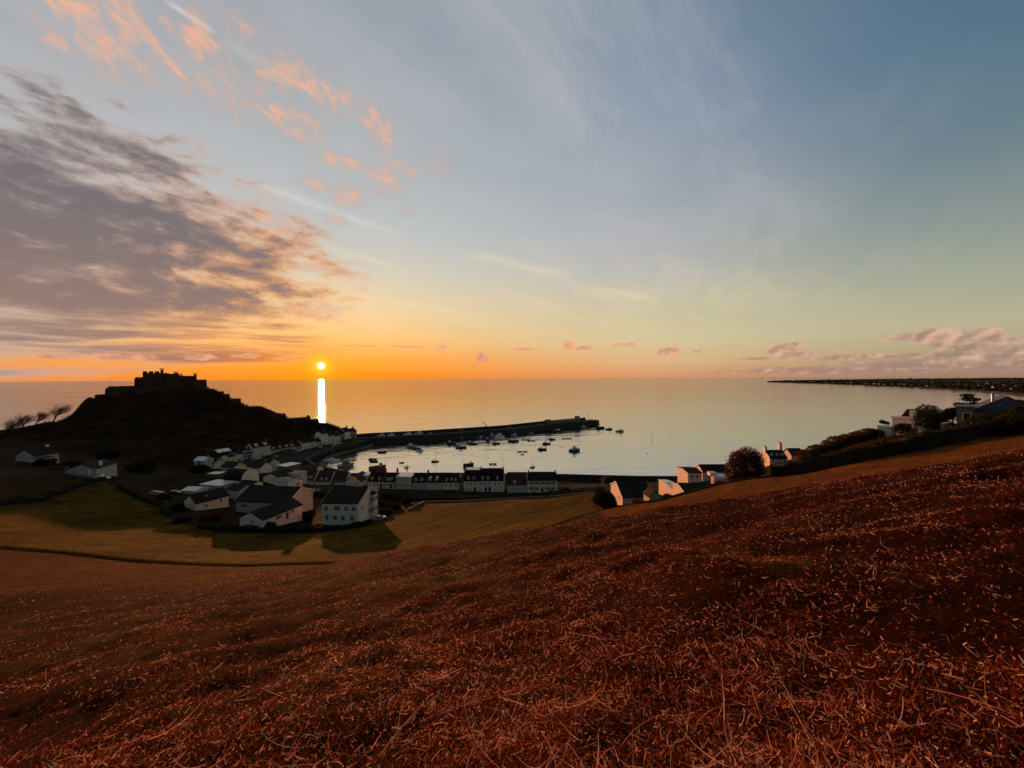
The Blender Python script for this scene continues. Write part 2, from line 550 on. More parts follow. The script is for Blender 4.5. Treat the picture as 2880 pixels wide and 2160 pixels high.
def water_material():
    m, nt, b = new_mat('sea_water')
    p = world_pos()
    X, Y, Z = split(p)
    rr = (X * X + Y * Y).pow(0.5)
    nt.links.new(mix(rr.step(200, 3000), (0.010, 0.014, 0.012, 1), (0.016, 0.020, 0.020, 1)), b.inputs['Base Color'])
    b.inputs['IOR'].default_value = 9.5
    b.inputs['Specular IOR Level'].default_value = 0.5
    slick = noise(vec(X * 0.0012, Y * 0.006), 1.0, 4, 0.55, 0.3)
    # sheltered inside the pier; outside, a long low swell running in from the sunrise
    rough = rr.step(260, 900) * 0.02 + 0.05 + slick.lin(0.35, 0.65, -0.015, 0.02)
    nt.links.new(rough.s, b.inputs['Roughness'])
    b.inputs['Anisotropic'].default_value = 0.92
    nt.links.new(vec(SUN_DIR.x, SUN_DIR.y, 0.0), b.inputs['Tangent'])
    w1 = noise(vec(X * 0.10, Y * 0.32), 1.0, 3, 0.5, 0.4)
    w2 = noise(vec(X * 0.35 + 7.0, Y * 1.1), 1.0, 3, 0.5, 0.3)
    w3 = noise(vec(X * 0.016, Y * 0.055), 1.0, 3, 0.5, 0.4)
    sx, sy = SUN_DIR.x, SUN_DIR.y
    w4 = noise(vec((X * sy - Y * sx) * 0.012, (X * sx + Y * sy) * 0.05, 3.0), 1.0, 3, 0.55, 0.3)
    hgt = (w1 * 1.0 + w2 * 0.22) * rr.lin(200, 900, 1.0, 0.45) + w3 * 4.0 + w4 * 3.5
    bn = bump(hgt, b, 1.0, 0.16)
    return m


water_material()


# ------------------------------------------------------------------ mesh builder
class MB:
    def __init__(self):
        self.v, self.f, self.m = [], [], []

    def add(self, vs, fs, mi=0):
        o = len(self.v)
        self.v += [tuple(p) for p in vs]
        self.f += [tuple(i + o for i in q) for q in fs]
        self.m += [mi] * len(fs)

    def box(self, c, s, mi=0, rz=0.0, taper=1.0):
        x, y, z = s[0] / 2, s[1] / 2, s[2] / 2
        co, si = math.cos(rz), math.sin(rz)
        vs = []
        for dz, t in ((-z, 1.0), (z, taper)):
            for dx, dy in ((-x, -y), (x, -y), (x, y), (-x, y)):
                dx, dy = dx * t, dy * t
                vs.append((c[0] + dx * co - dy * si, c[1] + dx * si + dy * co, c[2] + dz))
        self.add(vs, [(3, 2, 1, 0), (4, 5, 6, 7), (0, 1, 5, 4), (1, 2, 6, 5), (2, 3, 7, 6), (3, 0, 4, 7)], mi)

    def prism(self, poly, a, b, axis='y', mi=0):
        """poly in the plane across axis, swept from a to b"""
        n = len(poly)
        def mk(p, t):
            if axis == 'y': return (p[0], t, p[1])
            if axis == 'x': return (t, p[0], p[1])
            return (p[0], p[1], t)
        vs = [mk(p, a) for p in poly] + [mk(p, b) for p in poly]
        fs = [tuple(range(n)), tuple(range(2 * n - 1, n - 1, -1))]
        for i in range(n):
            j = (i + 1) % n
            fs.append((i, i + n, j + n, j))
        self.add(vs, fs, mi)

    def tube(self, p0, p1, r0, r1=None, n=6, mi=0, cap=True):
        r1 = r0 if r1 is None else r1
        p0, p1 = Vector(p0), Vector(p1)
        d = (p1 - p0)
        if d.length < 1e-6:
            return
        d.normalize()
        u = d.orthogonal().normalized()
        w = d.cross(u)
        vs = []
        for p, r in ((p0, r0), (p1, r1)):
            for k in range(n):
                a = 2 * PI * k / n
                vs.append(p + u * (r * math.cos(a)) + w * (r * math.sin(a)))
        fs = [(k, (k + 1) % n, n + (k + 1) % n, n + k) for k in range(n)]
        if cap:
            fs += [tuple(range(n - 1, -1, -1)), tuple(range(n, 2 * n))]
        self.add(vs, fs, mi)

    def lathe(self, prof, n=10, mi=0, c=(0, 0)):
        vs, fs = [], []
        for r, z in prof:
            for k in range(n):
                a = 2 * PI * k / n
                vs.append((c[0] + r * math.cos(a), c[1] + r * math.sin(a), z))
        for i in range(len(prof) - 1):
            for k in range(n):
                j = (k + 1) % n
                fs.append((i * n + k, i * n + j, (i + 1) * n + j, (i + 1) * n + k))
        fs.append(tuple(range(n - 1, -1, -1)))
        fs.append(tuple((len(prof) - 1) * n + k for k in range(n)))
        self.add(vs, fs, mi)

    def mesh(self, name, mats, smooth=False):
        me = bpy.data.meshes.new(name)
        me.from_pydata(self.v, [], self.f)
        for mm in ([mats] if isinstance(mats, str) else mats):
            me.materials.append(MATS[mm])
        if any(self.m):
            me.polygons.foreach_set('material_index', self.m)
        if smooth:
            me.polygons.foreach_set('use_smooth', [True] * len(self.f))
        me.update()
        return me

    def build(self, name, mats, parent=None, smooth=False, **kw):
        return link(name, self.mesh(name, mats, smooth), parent, **kw)


def link(name, me, parent=None, loc=None, rz=None, **kw):
    o = bpy.data.objects.new(name, me)
    COL.objects.link(o)
    if parent is not None:
        o.parent = parent
    if loc is not None:
        o.location = loc
    if rz is not None:
        o.rotation_euler = (0, 0, rz)
    for k, v in kw.items():
        o[k] = v
    return o


def thing(name, label, cat, loc=(0, 0, 0), rz=0.0, group=None):
    o = link(name, None, None, loc, rz, label=label, category=cat)
    o.empty_display_size = 0.2
    if group:
        o['group'] = group
    return o


def tag(o, label, cat, group=None):
    o['label'] = label
    o['category'] = cat
    if group:
        o['group'] = group
    return o


def np_mesh(name, V, F, mat, tone=None, smooth=False):
    """fast mesh from arrays: F is (n, k) with k 3 or 4"""
    me = bpy.data.meshes.new(name)
    V = np.asarray(V, np.float32)
    F = np.asarray(F, np.int32)
    n, k = F.shape
    me.vertices.add(len(V))
    me.vertices.foreach_set('co', V.ravel())
    me.loops.add(n * k)
    me.loops.foreach_set('vertex_index', F.ravel())
    me.polygons.add(n)
    me.polygons.foreach_set('loop_start', np.arange(0, n * k, k, dtype=np.int32))
    if smooth:
        me.polygons.foreach_set('use_smooth', np.ones(n, dtype=bool))
    me.update(calc_edges=True)
    if tone is not None:
        at_ = me.attributes.new('tone', 'FLOAT', 'POINT')
        at_.data.foreach_set('value', np.asarray(tone, np.float32))
    me.materials.append(MATS[mat])
    return me

# ------------------------------------------------------------------ lie of the land
def vnoise(x, y, s, seed=0):
    """smooth value noise, numpy arrays"""
    x, y = np.asarray(x, float) / s, np.asarray(y, float) / s
    xi, yi = np.floor(x).astype(np.int64), np.floor(y).astype(np.int64)
    fx, fy = x - xi, y - yi
    fx, fy = fx * fx * (3 - 2 * fx), fy * fy * (3 - 2 * fy)

    def hsh(a, b):
        k = (a * 374761393 + b * 668265263 + seed * 1442695041) & 0x7fffffff
        k = ((k ^ (k >> 13)) * 1274126177) & 0x7fffffff
        return ((k ^ (k >> 16)) & 0xffff) / 65535.0
    return (hsh(xi, yi) * (1 - fx) + hsh(xi + 1, yi) * fx) * (1 - fy) + (hsh(xi, yi + 1) * (1 - fx) + hsh(xi + 1, yi + 1) * fx) * fy - 0.5


# levelled points: (photo pixel x, y, forward distance) read off the slope
PTS = []
for q in [
    # far edge of the bracken slope
    (0, 1680, 32), (350, 1662, 34), (700, 1632, 40), (1000, 1575, 45), (1200, 1543, 48), (1440, 1496, 48), (1700, 1466, 50), (2000, 1418, 50), (2400, 1355, 45), (2880, 1270, 38),
    (-400, 1790, 24), (3300, 1190, 30),
    # bank at the foot of the slope
    (0, 1540, 70), (200, 1558, 70), (400, 1579, 70), (720, 1590, 72), (1000, 1582, 72), (0, 1610, 50), (350, 1628, 52), (700, 1606, 56), (-500, 1500, 62), (-1200, 1400, 60),
    # meadow
    (1180, 1415, 150), (1440, 1406, 150), (1670, 1388, 150), (1670, 1446, 105), (1300, 1500, 100), (1100, 1540, 85), (1130, 1470, 118), (850, 1545, 88), (650, 1530, 95),
    (300, 1480, 105), (120, 1470, 95), (450, 1430, 125), (300, 1400, 130), (290, 1352, 148), (0, 1422, 108), (-400, 1420, 100), (-900, 1330, 110),
    # village
    (960, 1474, 121), (1040, 1462, 126), (700, 1480, 112), (800, 1470, 118), (600, 1440, 128), (560, 1430, 132), (640, 1382, 158), (560, 1385, 155), (700, 1345, 190), (800, 1335, 205), (1000, 1368, 200), (860, 1362, 205),
    (1100, 1376, 196), (1200, 1378, 195), (1380, 1384, 190), (1520, 1384, 190), (1300, 1404, 166), (1500, 1400, 166), (1620, 1380, 180), (420, 1370, 165), (480, 1340, 185), (880, 1400, 165), (1050, 1410, 160),
    # left
    (70, 1299, 180), (230, 1336, 150), (-300, 1300, 170), (-900, 1260, 200), (400, 1300, 235), (250, 1290, 215), (520, 1320, 225),
    # right slope, crest and the ground behind it
    (1740, 1428, 88), (1850, 1410, 86), (2000, 1372, 85), (2110, 1348, 84), (2250, 1330, 78), (2400, 1305, 70), (2640, 1255, 66), (2880, 1218, 60), (3200, 1170, 58),
    (1740, 1424, 128), (1870, 1412, 125), (1830, 1425, 112), (1940, 1358, 170), (2000, 1352, 178), (2040, 1366, 150), (2095, 1366, 112), (2180, 1304, 138), (1990, 1375, 118),
    (2530, 1229, 86), (2480, 1232, 84), (2300, 1270, 100), (2720, 1208, 68), (2850, 1190, 68), (2700, 1190, 95),
]:
    PTS.append(tuple(at(*q)))
# plain slope round the camera
for X in (-14, -7, 0, 7, 14):
    for Y in (-25, -12, -5, 0, 5, 11):
        if X < -6 and Y > 0:
            continue
        PTS.append((X, Y, 58.35 - 0.36 * Y + 0.193 * X))
PTS += [(0, 24, 58.35 - 0.36 * 24), (10, 24, 58.35 - 0.36 * 24 + 1.9), (22, 24, 58.35 - 0.36 * 24 + 3.9), (0, 75, 28.0), (18, 75, 33), (-20, 62, 29.5), (-90, -30, 58), (60, -20, 76), (120, 0, 70), (90, 30, 62), (60, 20, 63),
        (-200, 0, 50), (-300, 80, 38), (200, 40, 56), (0, -120, 90), (200, -100, 95), (-200, -120, 85), (250, 110, 30), (170, 90, 46)]
# the shore, harbour and quays, castle hill
PTS += [(-90, 212, 3.4), (-40, 210, 3.4), (20, 206, 3.4), (60, 200, 4.5), (95, 203, 5.0), (-90, 233, -1.5), (-40, 236, -2.5), (20, 234, -2.5), (60, 228, -2.5), (100, 228, -2), (-60, 260, -4), (0, 280, -4.5), (80, 280, -5),
        (-110, 300, -4), (-118, 260, -2.0), (-135, 253, 3.0), (-150, 245, 4.8), (-152, 275, 4.6), (-151, 300, 4.8), (-140, 328, 4.8), (-132, 300, -2.5), (-122, 325, -3), (-136, 345, 4.8), (-115, 345, -4), (-125, 372, -3),
        (-60, 370, -6), (60, 420, -6), (150, 330, -6), (150, 240, -2), (140, 195, 5), (230, 200, 3), (230, 240, -3), (320, 250, 2), (330, 300, -3), (500, 340, 3), (520, 420, -4), (420, 160, 12), (600, 200, 20), (700, 450, 3), (900, 560, 3), (900, 700, -4), (330, 190, 14), (300, 140, 25), (180, 150, 22), (130, 150, 24)]
for (x, y, D) in [(0, 1231, 300), (65, 1216, 320), (130, 1196, 345), (165, 1189, 360), (200, 1172, 378), (212, 1155, 384), (228, 1143, 388), (262, 1134, 392), (300, 1122, 394), (400, 1094, 398), (520, 1094, 398), (585, 1094, 396), (605, 1097, 394),
                  (620, 1107, 392), (650, 1124, 388), (682, 1140, 386), (704, 1147, 384), (737, 1146, 380), (760, 1162, 376), (780, 1167, 374), (812, 1180, 372), (870, 1182, 368), (900, 1184, 362), (918, 1194, 358), (936, 1201, 354), (955, 1214, 350),
                  # the face towards the camera
                  (190, 1204, 366), (222, 1184, 372), (255, 1166, 376), (300, 1180, 340), (450, 1160, 345), (600, 1170, 340), (700, 1195, 332), (800, 1215, 338), (880, 1215, 345), (300, 1230, 290), (450, 1230, 285), (600, 1240, 280), (690, 1248, 288), (150, 1240, 270), (350, 1270, 250), (560, 1285, 246),
                  (100, 1262, 225), (-200, 1250, 240), (-300, 1225, 300), (-700, 1200, 280), (980, 1234, 340)]:
    PTS.append(tuple(at(x, y, D)))
PTS += [(-480, 400, -2), (-430, 430, -4), (-390, 470, -5), (-300, 490, -5), (-200, 450, -5), (-160, 410, -5), (-560, 380, -4), (-700, 360, -3), (-360, 436, 22), (-310, 430, 22), (-260, 420, 14), (-420, 405, 12), (-520, 340, 6), (-700, 300, 10), (-150, 385, -3), (-205, 398, 6)]
_a, _b = atz(630, 1303, 6.0), atz(1003, 1233, 6.0)      # the quay terrace stands on a level strip
_n = Vector((_b - _a).y * Vector((1, 0, 0)) - (_b - _a).x * Vector((0, 1, 0))).normalized()
for _t in (0.0, 0.14, 0.28, 0.42, 0.56, 0.7, 0.84, 0.97):
    for _o, _z in ((1.5, 5.7), (7.0, 5.2), (-7.0, 6.4), (-13.0, 9.5)):
        _p = _a.lerp(_b, _t) + _n * _o
        PTS.append((_p.x, _p.y, _z))
PTS = np.array(PTS, float)
_c2 = 16.0


def _solve():
    n = len(PTS)
    d = np.hypot(PTS[:, None, 0] - PTS[None, :, 0], PTS[:, None, 1] - PTS[None, :, 1])
    A = np.zeros((n + 3, n + 3))
    A[:n, :n] = -np.sqrt(d * d + _c2) + 0
    A[:n, :n] -= np.eye(n) * 0.35
    A[:n, n] = A[n, :n] = 1
    A[:n, n + 1] = A[n + 1, :n] = PTS[:, 0] / 100
    A[:n, n + 2] = A[n + 2, :n] = PTS[:, 1] / 100
    return np.linalg.solve(A, np.concatenate([PTS[:, 2], np.zeros(3)]))


_W = _solve()


def ground0(X, Y):
    X, Y = np.atleast_1d(np.asarray(X, float)), np.atleast_1d(np.asarray(Y, float))
    sh = X.shape
    X, Y = X.ravel(), Y.ravel()
    out = np.empty(len(X))
    n = len(PTS)
    for i in range(0, len(X), 20000):
        x, y = X[i:i + 20000], Y[i:i + 20000]
        dx = x[:, None] - PTS[None, :, 0]
        dy = y[:, None] - PTS[None, :, 1]
        k = -np.sqrt(dx * dx + dy * dy + _c2)
        out[i:i + 20000] = k @ _W[:n] + _W[n] + _W[n + 1] * x / 100 + _W[n + 2] * y / 100
    return out.reshape(sh)


def relief(X, Y):
    """hummocks in the bracken, crags on the castle hill"""
    r = np.hypot(X, Y)
    nearw = np.clip((60 - r) / 35, 0, 1)
    z = (vnoise(X, Y, 1.7, 1) * 0.46 + vnoise(X, Y, 0.6, 2) * 0.17 + vnoise(X, Y, 0.23, 3) * 0.055) * nearw
    z += vnoise(X, Y, 5.5, 4) * 0.28 * np.clip((r - 3) / 10, 0, 1) * np.clip((140 - r) / 60, 0, 1)
    z += 7.0 * np.exp(-((X + 424) ** 2 + (Y - 386) ** 2) / 70.0) + 3.0 * np.exp(-((X + 410) ** 2 + (Y - 388) ** 2) / 60.0)      # crag on the castle hill's left shoulder
    hill = np.clip((Y - 262) / 20, 0, 1) * np.clip((-150 - X) / 15, 0, 1) * np.clip((X + 460) / 40, 0, 1)
    z += (np.abs(vnoise(X, Y, 16, 5)) * 5 - 1.2 + vnoise(X, Y, 6, 6) * 2.2 + vnoise(X, Y, 2.5, 7) * 0.9) * hill
    return z


def ground_z(x, y):
    return float(ground0(x, y)[0] + relief(np.array([x]), np.array([y]))[0])


def hit(x, y, d0=2.0, d1=420.0):
    """first point of the ground along the line of sight of a photo pixel"""
    d = ray(x, y)
    ts = d0 * (d1 / d0) ** np.linspace(0, 1, 500)
    P = np.array([[CAM.x + d.x / d.y * t, CAM.y + t, CAM.z + d.z / d.y * t] for t in ts])
    g = ground0(P[:, 0], P[:, 1])
    i = np.argmax(P[:, 2] < g)
    return Vector((P[i, 0], P[i, 1], g[i]))


# ground covers as outlines on the map (corners sighted on the slope)
def outline(pts):
    return np.array([[p[0], p[1]] for p in pts])


def inside(poly, X, Y):
    r = np.zeros(X.shape, bool)
    j = len(poly) - 1
    for i in range(len(poly)):
        xi, yi, xj, yj = poly[i, 0], poly[i, 1], poly[j, 0], poly[j, 1]
        c = ((yi > Y) != (yj > Y)) & (X < (xj - xi) * (Y - yi) / (yj - yi + 1e-12) + xi)
        r ^= c
        j = i
    return r


A = lambda x, y, D: at(x, y, D)
BANK = [A(-900, 1430, 62), A(-500, 1500, 62), A(0, 1540, 70), A(200, 1558, 70), A(400, 1579, 70), A(720, 1590, 72), A(1000, 1582, 72), Vector((-16, 73, 0)), Vector((4, 80, 0)), Vector((26, 97, 0))]
MEADOW = outline(BANK + [A(1672, 1446, 105), A(1675, 1385, 152), A(1440, 1404, 152), A(1185, 1413, 152), A(1130, 1440, 135), A(1066, 1462, 124), A(1020, 1478, 117), A(900, 1492, 112), A(640, 1492, 107), A(540, 1478, 110),
                         A(470, 1452, 118), A(450, 1425, 127), A(330, 1372, 143), A(280, 1352, 149), A(0, 1422, 108), A(-500, 1430, 96)])
LEFTF = outline([A(0, 1420, 110), A(270, 1350, 150), A(180, 1340, 155), A(0, 1342, 160), A(-500, 1330, 160), A(-500, 1420, 105)])
STRIP_R = outline([A(1690, 1442, 98), A(1760, 1428, 90), A(2000, 1374, 86), A(2400, 1308, 71), A(2880, 1222, 61), A(3400, 1160, 55), A(3400, 1210, 40), A(2880, 1262, 41), A(2400, 1360, 46), A(2000, 1425, 51), A(1700, 1466, 55)])
STRIP_L = outline([A(-900, 1440, 60), A(-500, 1506, 61), A(0, 1545, 69), A(400, 1584, 69), A(720, 1594, 71), A(700, 1634, 42), A(350, 1664, 36), A(0, 1682, 34), A(-600, 1690, 30)])
QUAY = outline([Vector((-186, 240, 0)), Vector((-178, 262, 0)), Vector((-140, 340, 0)), Vector((-128, 348, 0)), Vector((-138, 318, 0)), Vector((-146, 300, 0)), Vector((-146, 268, 0)), Vector((-128, 246, 0)), Vector((-100, 224, 0)), Vector((150, 214, 0)), Vector((150, 190, 0)), Vector((-110, 190, 0))])


def cover(X, Y, Z):
    n = len(X)
    C = np.zeros((n, 4))
    C[:, :3] = (0.024, 0.014, 0.006)                       # rough garden and scrub
    C[:, :3] *= (1 + vnoise(X, Y, 6, 12)[:, None] * 0.8)
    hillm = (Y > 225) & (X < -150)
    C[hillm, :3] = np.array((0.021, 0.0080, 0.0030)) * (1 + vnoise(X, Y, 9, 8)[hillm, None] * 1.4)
    near_ = (Y < 70) | (np.hypot(X, Y) < 62)
    b = np.array((0.022, 0.0038, 0.0006))  # near-black: shade among the crumbled fronds is put into this colour
    t = np.clip(vnoise(X, Y, 2.6, 9) + vnoise(X, Y, 0.8, 10) * 0.6, -0.7, 0.7)[:, None]
    bra = b * (1 + t * 0.75)
    gr = np.clip((vnoise(X, Y, 2.2, 13) - 0.22) * 6, 0, 1)[:, None]
    bra = bra * (1 - gr * 0.55) + np.array((0.050, 0.032, 0.006)) * gr * 0.55
    slope = near_ | ((X > 0) & (Y < 84) & (Y < 60 + X * 1.2))
    C[slope, :3] = bra[slope]
    for poly, c, w in ((LEFTF, (0.040, 0.018, 0.006), 0.3), (STRIP_L, (0.060, 0.020, 0.005), 0.25), (STRIP_R, (0.115, 0.040, 0.008), 0.25), (MEADOW, (0.076, 0.039, 0.0028), 1.0)):
        k = inside(poly, X + vnoise(X, Y, 1.5, 14) * 0.9, Y + vnoise(X, Y, 1.5, 15) * 0.9)
        C[k, :3] = np.array(c) * (1 + vnoise(X, Y, 8, 11)[k, None] * 0.4 + vnoise(X, Y, 2.2, 16)[k, None] * 0.5)
        C[k, 3] = w
    k = inside(QUAY, X, Y)
    C[k, :3] = (0.045, 0.032, 0.023)
    k = (Z < 1.2) & (Y > 150)
    C[k, :3] = (0.10, 0.075, 0.05)
    return C


def build_ground():
    fine = np.radians(np.arange(-60, 60.01, 0.16))
    coarse = np.radians(np.concatenate([np.arange(-180, -60, 4.0), np.arange(62, 180, 4.0)]))
    th = np.sort(np.concatenate([fine, coarse]))
    r = [0.6]
    while r[-1] < 1150:
        x = r[-1]
        r.append(x + max(0.06, min(x * 0.017, 1.5 if x < 480 else 14)))
    r = np.array(r)
    TH, RR = np.meshgrid(th, r)
    X, Y = (RR * np.sin(TH)).ravel(), (RR * np.cos(TH)).ravel()
    Z = ground0(X, Y) + relief(X, Y)
    far = np.clip((RR.ravel() - 800) / 300, 0, 1)
    Z = Z * (1 - far) + np.where(Z > 2, 4, -5) * far
    V = np.stack([X, Y, Z], 1)
    nr, nt = TH.shape
    i, j = np.meshgrid(np.arange(nr - 1), np.arange(nt), indexing='ij')
    j2 = (j + 1) % nt
    a, b, c, d = i * nt + j, i * nt + j2, (i + 1) * nt + j2, (i + 1) * nt + j
    F = np.stack([a.ravel(), d.ravel(), c.ravel(), b.ravel()], 1)
    zmax = np.maximum.reduce([Z[F[:, k]] for k in range(4)])
    F = F[zmax > -6.5]
    V = np.concatenate([V, [[0, 0, 58.35]]])
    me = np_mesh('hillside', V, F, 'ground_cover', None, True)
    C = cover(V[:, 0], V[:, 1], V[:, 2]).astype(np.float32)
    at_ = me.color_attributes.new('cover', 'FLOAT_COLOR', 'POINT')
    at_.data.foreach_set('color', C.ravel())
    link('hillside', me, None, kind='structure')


build_ground()


def build_sea():
    rs = [150, 220, 300, 400, 520, 700, 1000, 1500, 2400, 4000, 7000, 12000, 20000, 30000]
    n = 180
    vs, fs = [], []
    for rr in rs:
        for k in range(n):
            a = 2 * PI * k / n
            vs.append((rr * math.sin(a), rr * math.cos(a), 0.0))
    for i in range(len(rs) - 1):
        for k in range(n):
            j = (k + 1) % n
            fs.append((i * n + k, (i + 1) * n + k, (i + 1) * n + j, i * n + j))
    m = MB()
    m.add(vs, fs)
    m.build('sea', 'sea_water', None, kind='structure')


build_sea()

# ------------------------------------------------------------------ builders: houses
_cache = {}


def window_meshes(w, h, bars):
    k = ('win', round(w, 2), round(h, 2), bars)
    if k not in _cache:
        f = MB()
        t = 0.09
        f.box((0, -0.03, t / 2), (w, 0.10, t))
        f.box((0, -0.03, h - t / 2), (w, 0.10, t))
        for sx in (-1, 1):
            f.box((sx * (w / 2 - t / 2), -0.03, h / 2), (t, 0.10, h - 2 * t))
        nx, nz = bars
        for i in range(1, nx):
            f.box((-w / 2 + w * i / nx, -0.028, h / 2), (0.055, 0.07, h - 2 * t))
        for i in range(1, nz):
            f.box((0, -0.026, h * i / nz), (w - 2 * t, 0.06, 0.055))
        s = MB()
        s.box((0, -0.07, -0.045), (w + 0.2, 0.2, 0.07))
        p = MB()
        p.add([(-w / 2 + 0.05, -0.015, 0.05), (w / 2 - 0.05, -0.015, 0.05), (w / 2 - 0.05, -0.015, h - 0.05), (-w / 2 + 0.05, -0.015, h - 0.05)], [(0, 1, 2, 3)])
        _cache[k] = (f.mesh('window', 'white_paint'), s.mesh('sill', 'white_paint'), p.mesh('pane', 'window_glass'))
    return _cache[k]


def place_window(root, loc, rz, w, h, bars=(2, 2), shutters=None):
    f, s, p = window_meshes(w, h, bars)
    o = link('window', f, root, loc, rz)
    link('pane', p, o)
    link('sill', s, o)
    if shutters:
        for sx in (-1, 1):
            m = MB()
            m.box((sx * (w / 2 + 0.28), -0.05, h / 2), (0.5, 0.07, h))
            m.build('shutter', shutters, o)
    return o


def face_pos(face, u, z, w, d):
    if face == 'front': return (u, 0, z), 0.0
    if face == 'back': return (u, d, z), PI
    if face == 'left': return (-w / 2, d / 2 + u, z), -PI / 2
    return (w / 2, d / 2 + u, z), PI / 2


def chevron(m, half, top, rise, a, b, axis, o, mid, t=0.2, mi=0):
    """a pair of roof slopes; half span, eaves height, rise; swept from a to b"""
    s = rise / half
    e = 0.03
    poly = [(mid - half - o, top - o * s + e), (mid, top + rise + e), (mid + half + o, top - o * s + e),
            (mid + half + o, top - o * s + e + t), (mid, top + rise + e + t * 1.15), (mid - half - o, top - o * s + e + t)]
    # split down the ridge so that each slope is convex
    m.prism([poly[0], poly[1], poly[4], poly[5]], a, b, axis, mi)
    m.prism([poly[1], poly[2], poly[3], poly[4]], a, b, axis, mi)


def house(name, label, base, w, d, h, rise, rz=0.0, wall='white_render', roof='slate', ridge='x', wins=(), doors=(), dorm=(), chim=(), group=None, cat='house',
          over=0.35, gover=0.2, sky=(), fascia=None, flat=False, foot=2.0, thick=0.2):
    r = thing(name, label, cat, base, rz, group)
    m = MB()
    if flat:
        m.box((0, d / 2, (h - foot) / 2), (w, d, h + foot))
    elif ridge == 'x':
        m.prism([(0, -foot), (d, -foot), (d, h), (d / 2, h + rise), (0, h)], -w / 2, w / 2, 'x')
    else:
        m.prism([(-w / 2, -foot), (w / 2, -foot), (w / 2, h), (0, h + rise), (-w / 2, h)], 0, d, 'y')
    m.build('wall', wall, r)
    m = MB()
    if flat:
        m.box((0, d / 2, h + thick / 2 + 0.004), (w + over * 2, d + over * 2, thick))
        s = 1
    elif ridge == 'x':
        chevron(m, d / 2, h, rise, -w / 2 - gover, w / 2 + gover, 'x', over, d / 2, thick)
        s = rise / (d / 2)
    else:
        chevron(m, w / 2, h, rise, -gover, d + gover, 'y', over, 0.0, thick)
        s = rise / (w / 2)
    ro = m.build('roof', roof, r)
    if fascia and not flat:
        m = MB()
        if ridge == 'y':
            for yy in (-gover - 0.03, d + gover + 0.03):
                chevron(m, w / 2, h - 0.10, rise, yy - 0.02, yy + 0.02, 'y', over, 0.0, 0.32)
        else:
            for xx in (-w / 2 - gover - 0.03, w / 2 + gover + 0.03):
                chevron(m, d / 2, h - 0.10, rise, xx - 0.02, xx + 0.02, 'x', over, d / 2, 0.32)
        m.build('bargeboard', fascia, r)
    for q in wins:
        face, u, z, ww, hh = q[:5]
        loc, a = face_pos(face, u, z, w, d)
        place_window(r, loc, a, ww, hh, q[5] if len(q) > 5 else (2, 2), q[6] if len(q) > 6 else None)
    for q in doors:
        face, u, ww, hh, mat = q
        loc, a = face_pos(face, u, 0.0, w, d)
        m = MB()
        m.box((0, -0.02, hh / 2), (ww, 0.08, hh))
        do = m.build('door', mat, r, loc=loc, rz=a)
        m = MB()
        m.box((ww / 2 - 0.15, -0.08, hh * 0.45), (0.06, 0.05, 0.12))
        m.build('handle', 'steel', do)
    for q in chim:
        cx, cy, cz, sx, sy, hh = q[:6]
        m = MB()
        m.box((cx, cy, cz + hh / 2), (sx, sy, hh))
        m.box((cx, cy, cz + hh + 0.06), (sx + 0.14, sy + 0.14, 0.13))
        c = m.build('chimney', q[6] if len(q) > 6 else wall, r)
        m = MB()
        for k in range(2 if sx > 0.8 or sy > 0.8 else 1):
            off = (k - 0.5) * 0.5 if (sx > 0.8 or sy > 0.8) else 0
            m.lathe([(0.14, cz + hh + 0.12), (0.11, cz + hh + 0.55)], 8, 0, (cx + (off if sx >= sy else 0), cy + (0 if sx >= sy else off)))
        m.build('chimney_pot', 'red_brick', c)
    for q in dorm:
        u, zb, dw, dh = q[:4]
        style = q[4] if len(q) > 4 else 'gable'
        wallm = q[5] if len(q) > 5 else 'white_render'
        y0 = (zb - h) / s
        back = y0 + (dh + (dw * 0.5 if style == 'gable' else 0.0)) / s + 0.2
        m = MB()
        rs = dw * 0.42
        if style == 'gable':
            m.prism([(u - dw / 2, zb - 0.4), (u + dw / 2, zb - 0.4), (u + dw / 2, zb + dh), (u, zb + dh + rs), (u - dw / 2, zb + dh)], y0 - 0.02, back, 'y')
        elif style == 'round':
            arc = [(u + dw / 2 * math.cos(PI * k / 8), zb + dh + dw / 2 * math.sin(PI * k / 8)) for k in range(9)]
            m.prism([(u - dw / 2, zb - 0.4), (u + dw / 2, zb - 0.4)] + arc, y0 - 0.02, back, 'y')
        else:
            m.prism([(u - dw / 2, zb - 0.4), (u + dw / 2, zb - 0.4), (u + dw / 2, zb + dh), (u - dw / 2, zb + dh)], y0 - 0.02, back, 'y')
        dm = m.build('dormer', wallm, r)
        m = MB()
        if style == 'gable':
            chevron(m, dw / 2, zb + dh, rs, y0 - 0.18, back, 'y', 0.12, u, 0.1)
            m.build('dormer_roof', roof, dm)
        elif style == 'flat':
            m.box((u, (y0 - 0.2 + back) / 2, zb + dh + 0.07), (dw + 0.3, back - y0 + 0.3, 0.12))
            m.build('dormer_roof', 'lead_grey', dm)
        n = max(1, int(round(dw / 1.5)))
        for k in range(n):
            ww = min(0.9, dw / n * 0.72)
            place_window(dm, (u + (k - (n - 1) / 2) * dw / n, y0 - 0.02, zb + 0.12), 0.0, ww, dh * 0.86, (2, 2))
    for (u, t) in sky:           # rooflights on the front slope
        m = MB()
        yy, zz = d / 2 * t, h + rise * t + 0.26
        sl = math.hypot(1, s)
        dy, dz = 0.5 / sl, 0.5 * s / sl
        m.add([(u - 0.4, yy - dy, zz - dz), (u + 0.4, yy - dy, zz - dz), (u + 0.4, yy + dy, zz + dz), (u - 0.4, yy + dy, zz + dz)], [(0, 1, 2, 3)])
        m.build('rooflight', 'window_glass', ro)
    return r


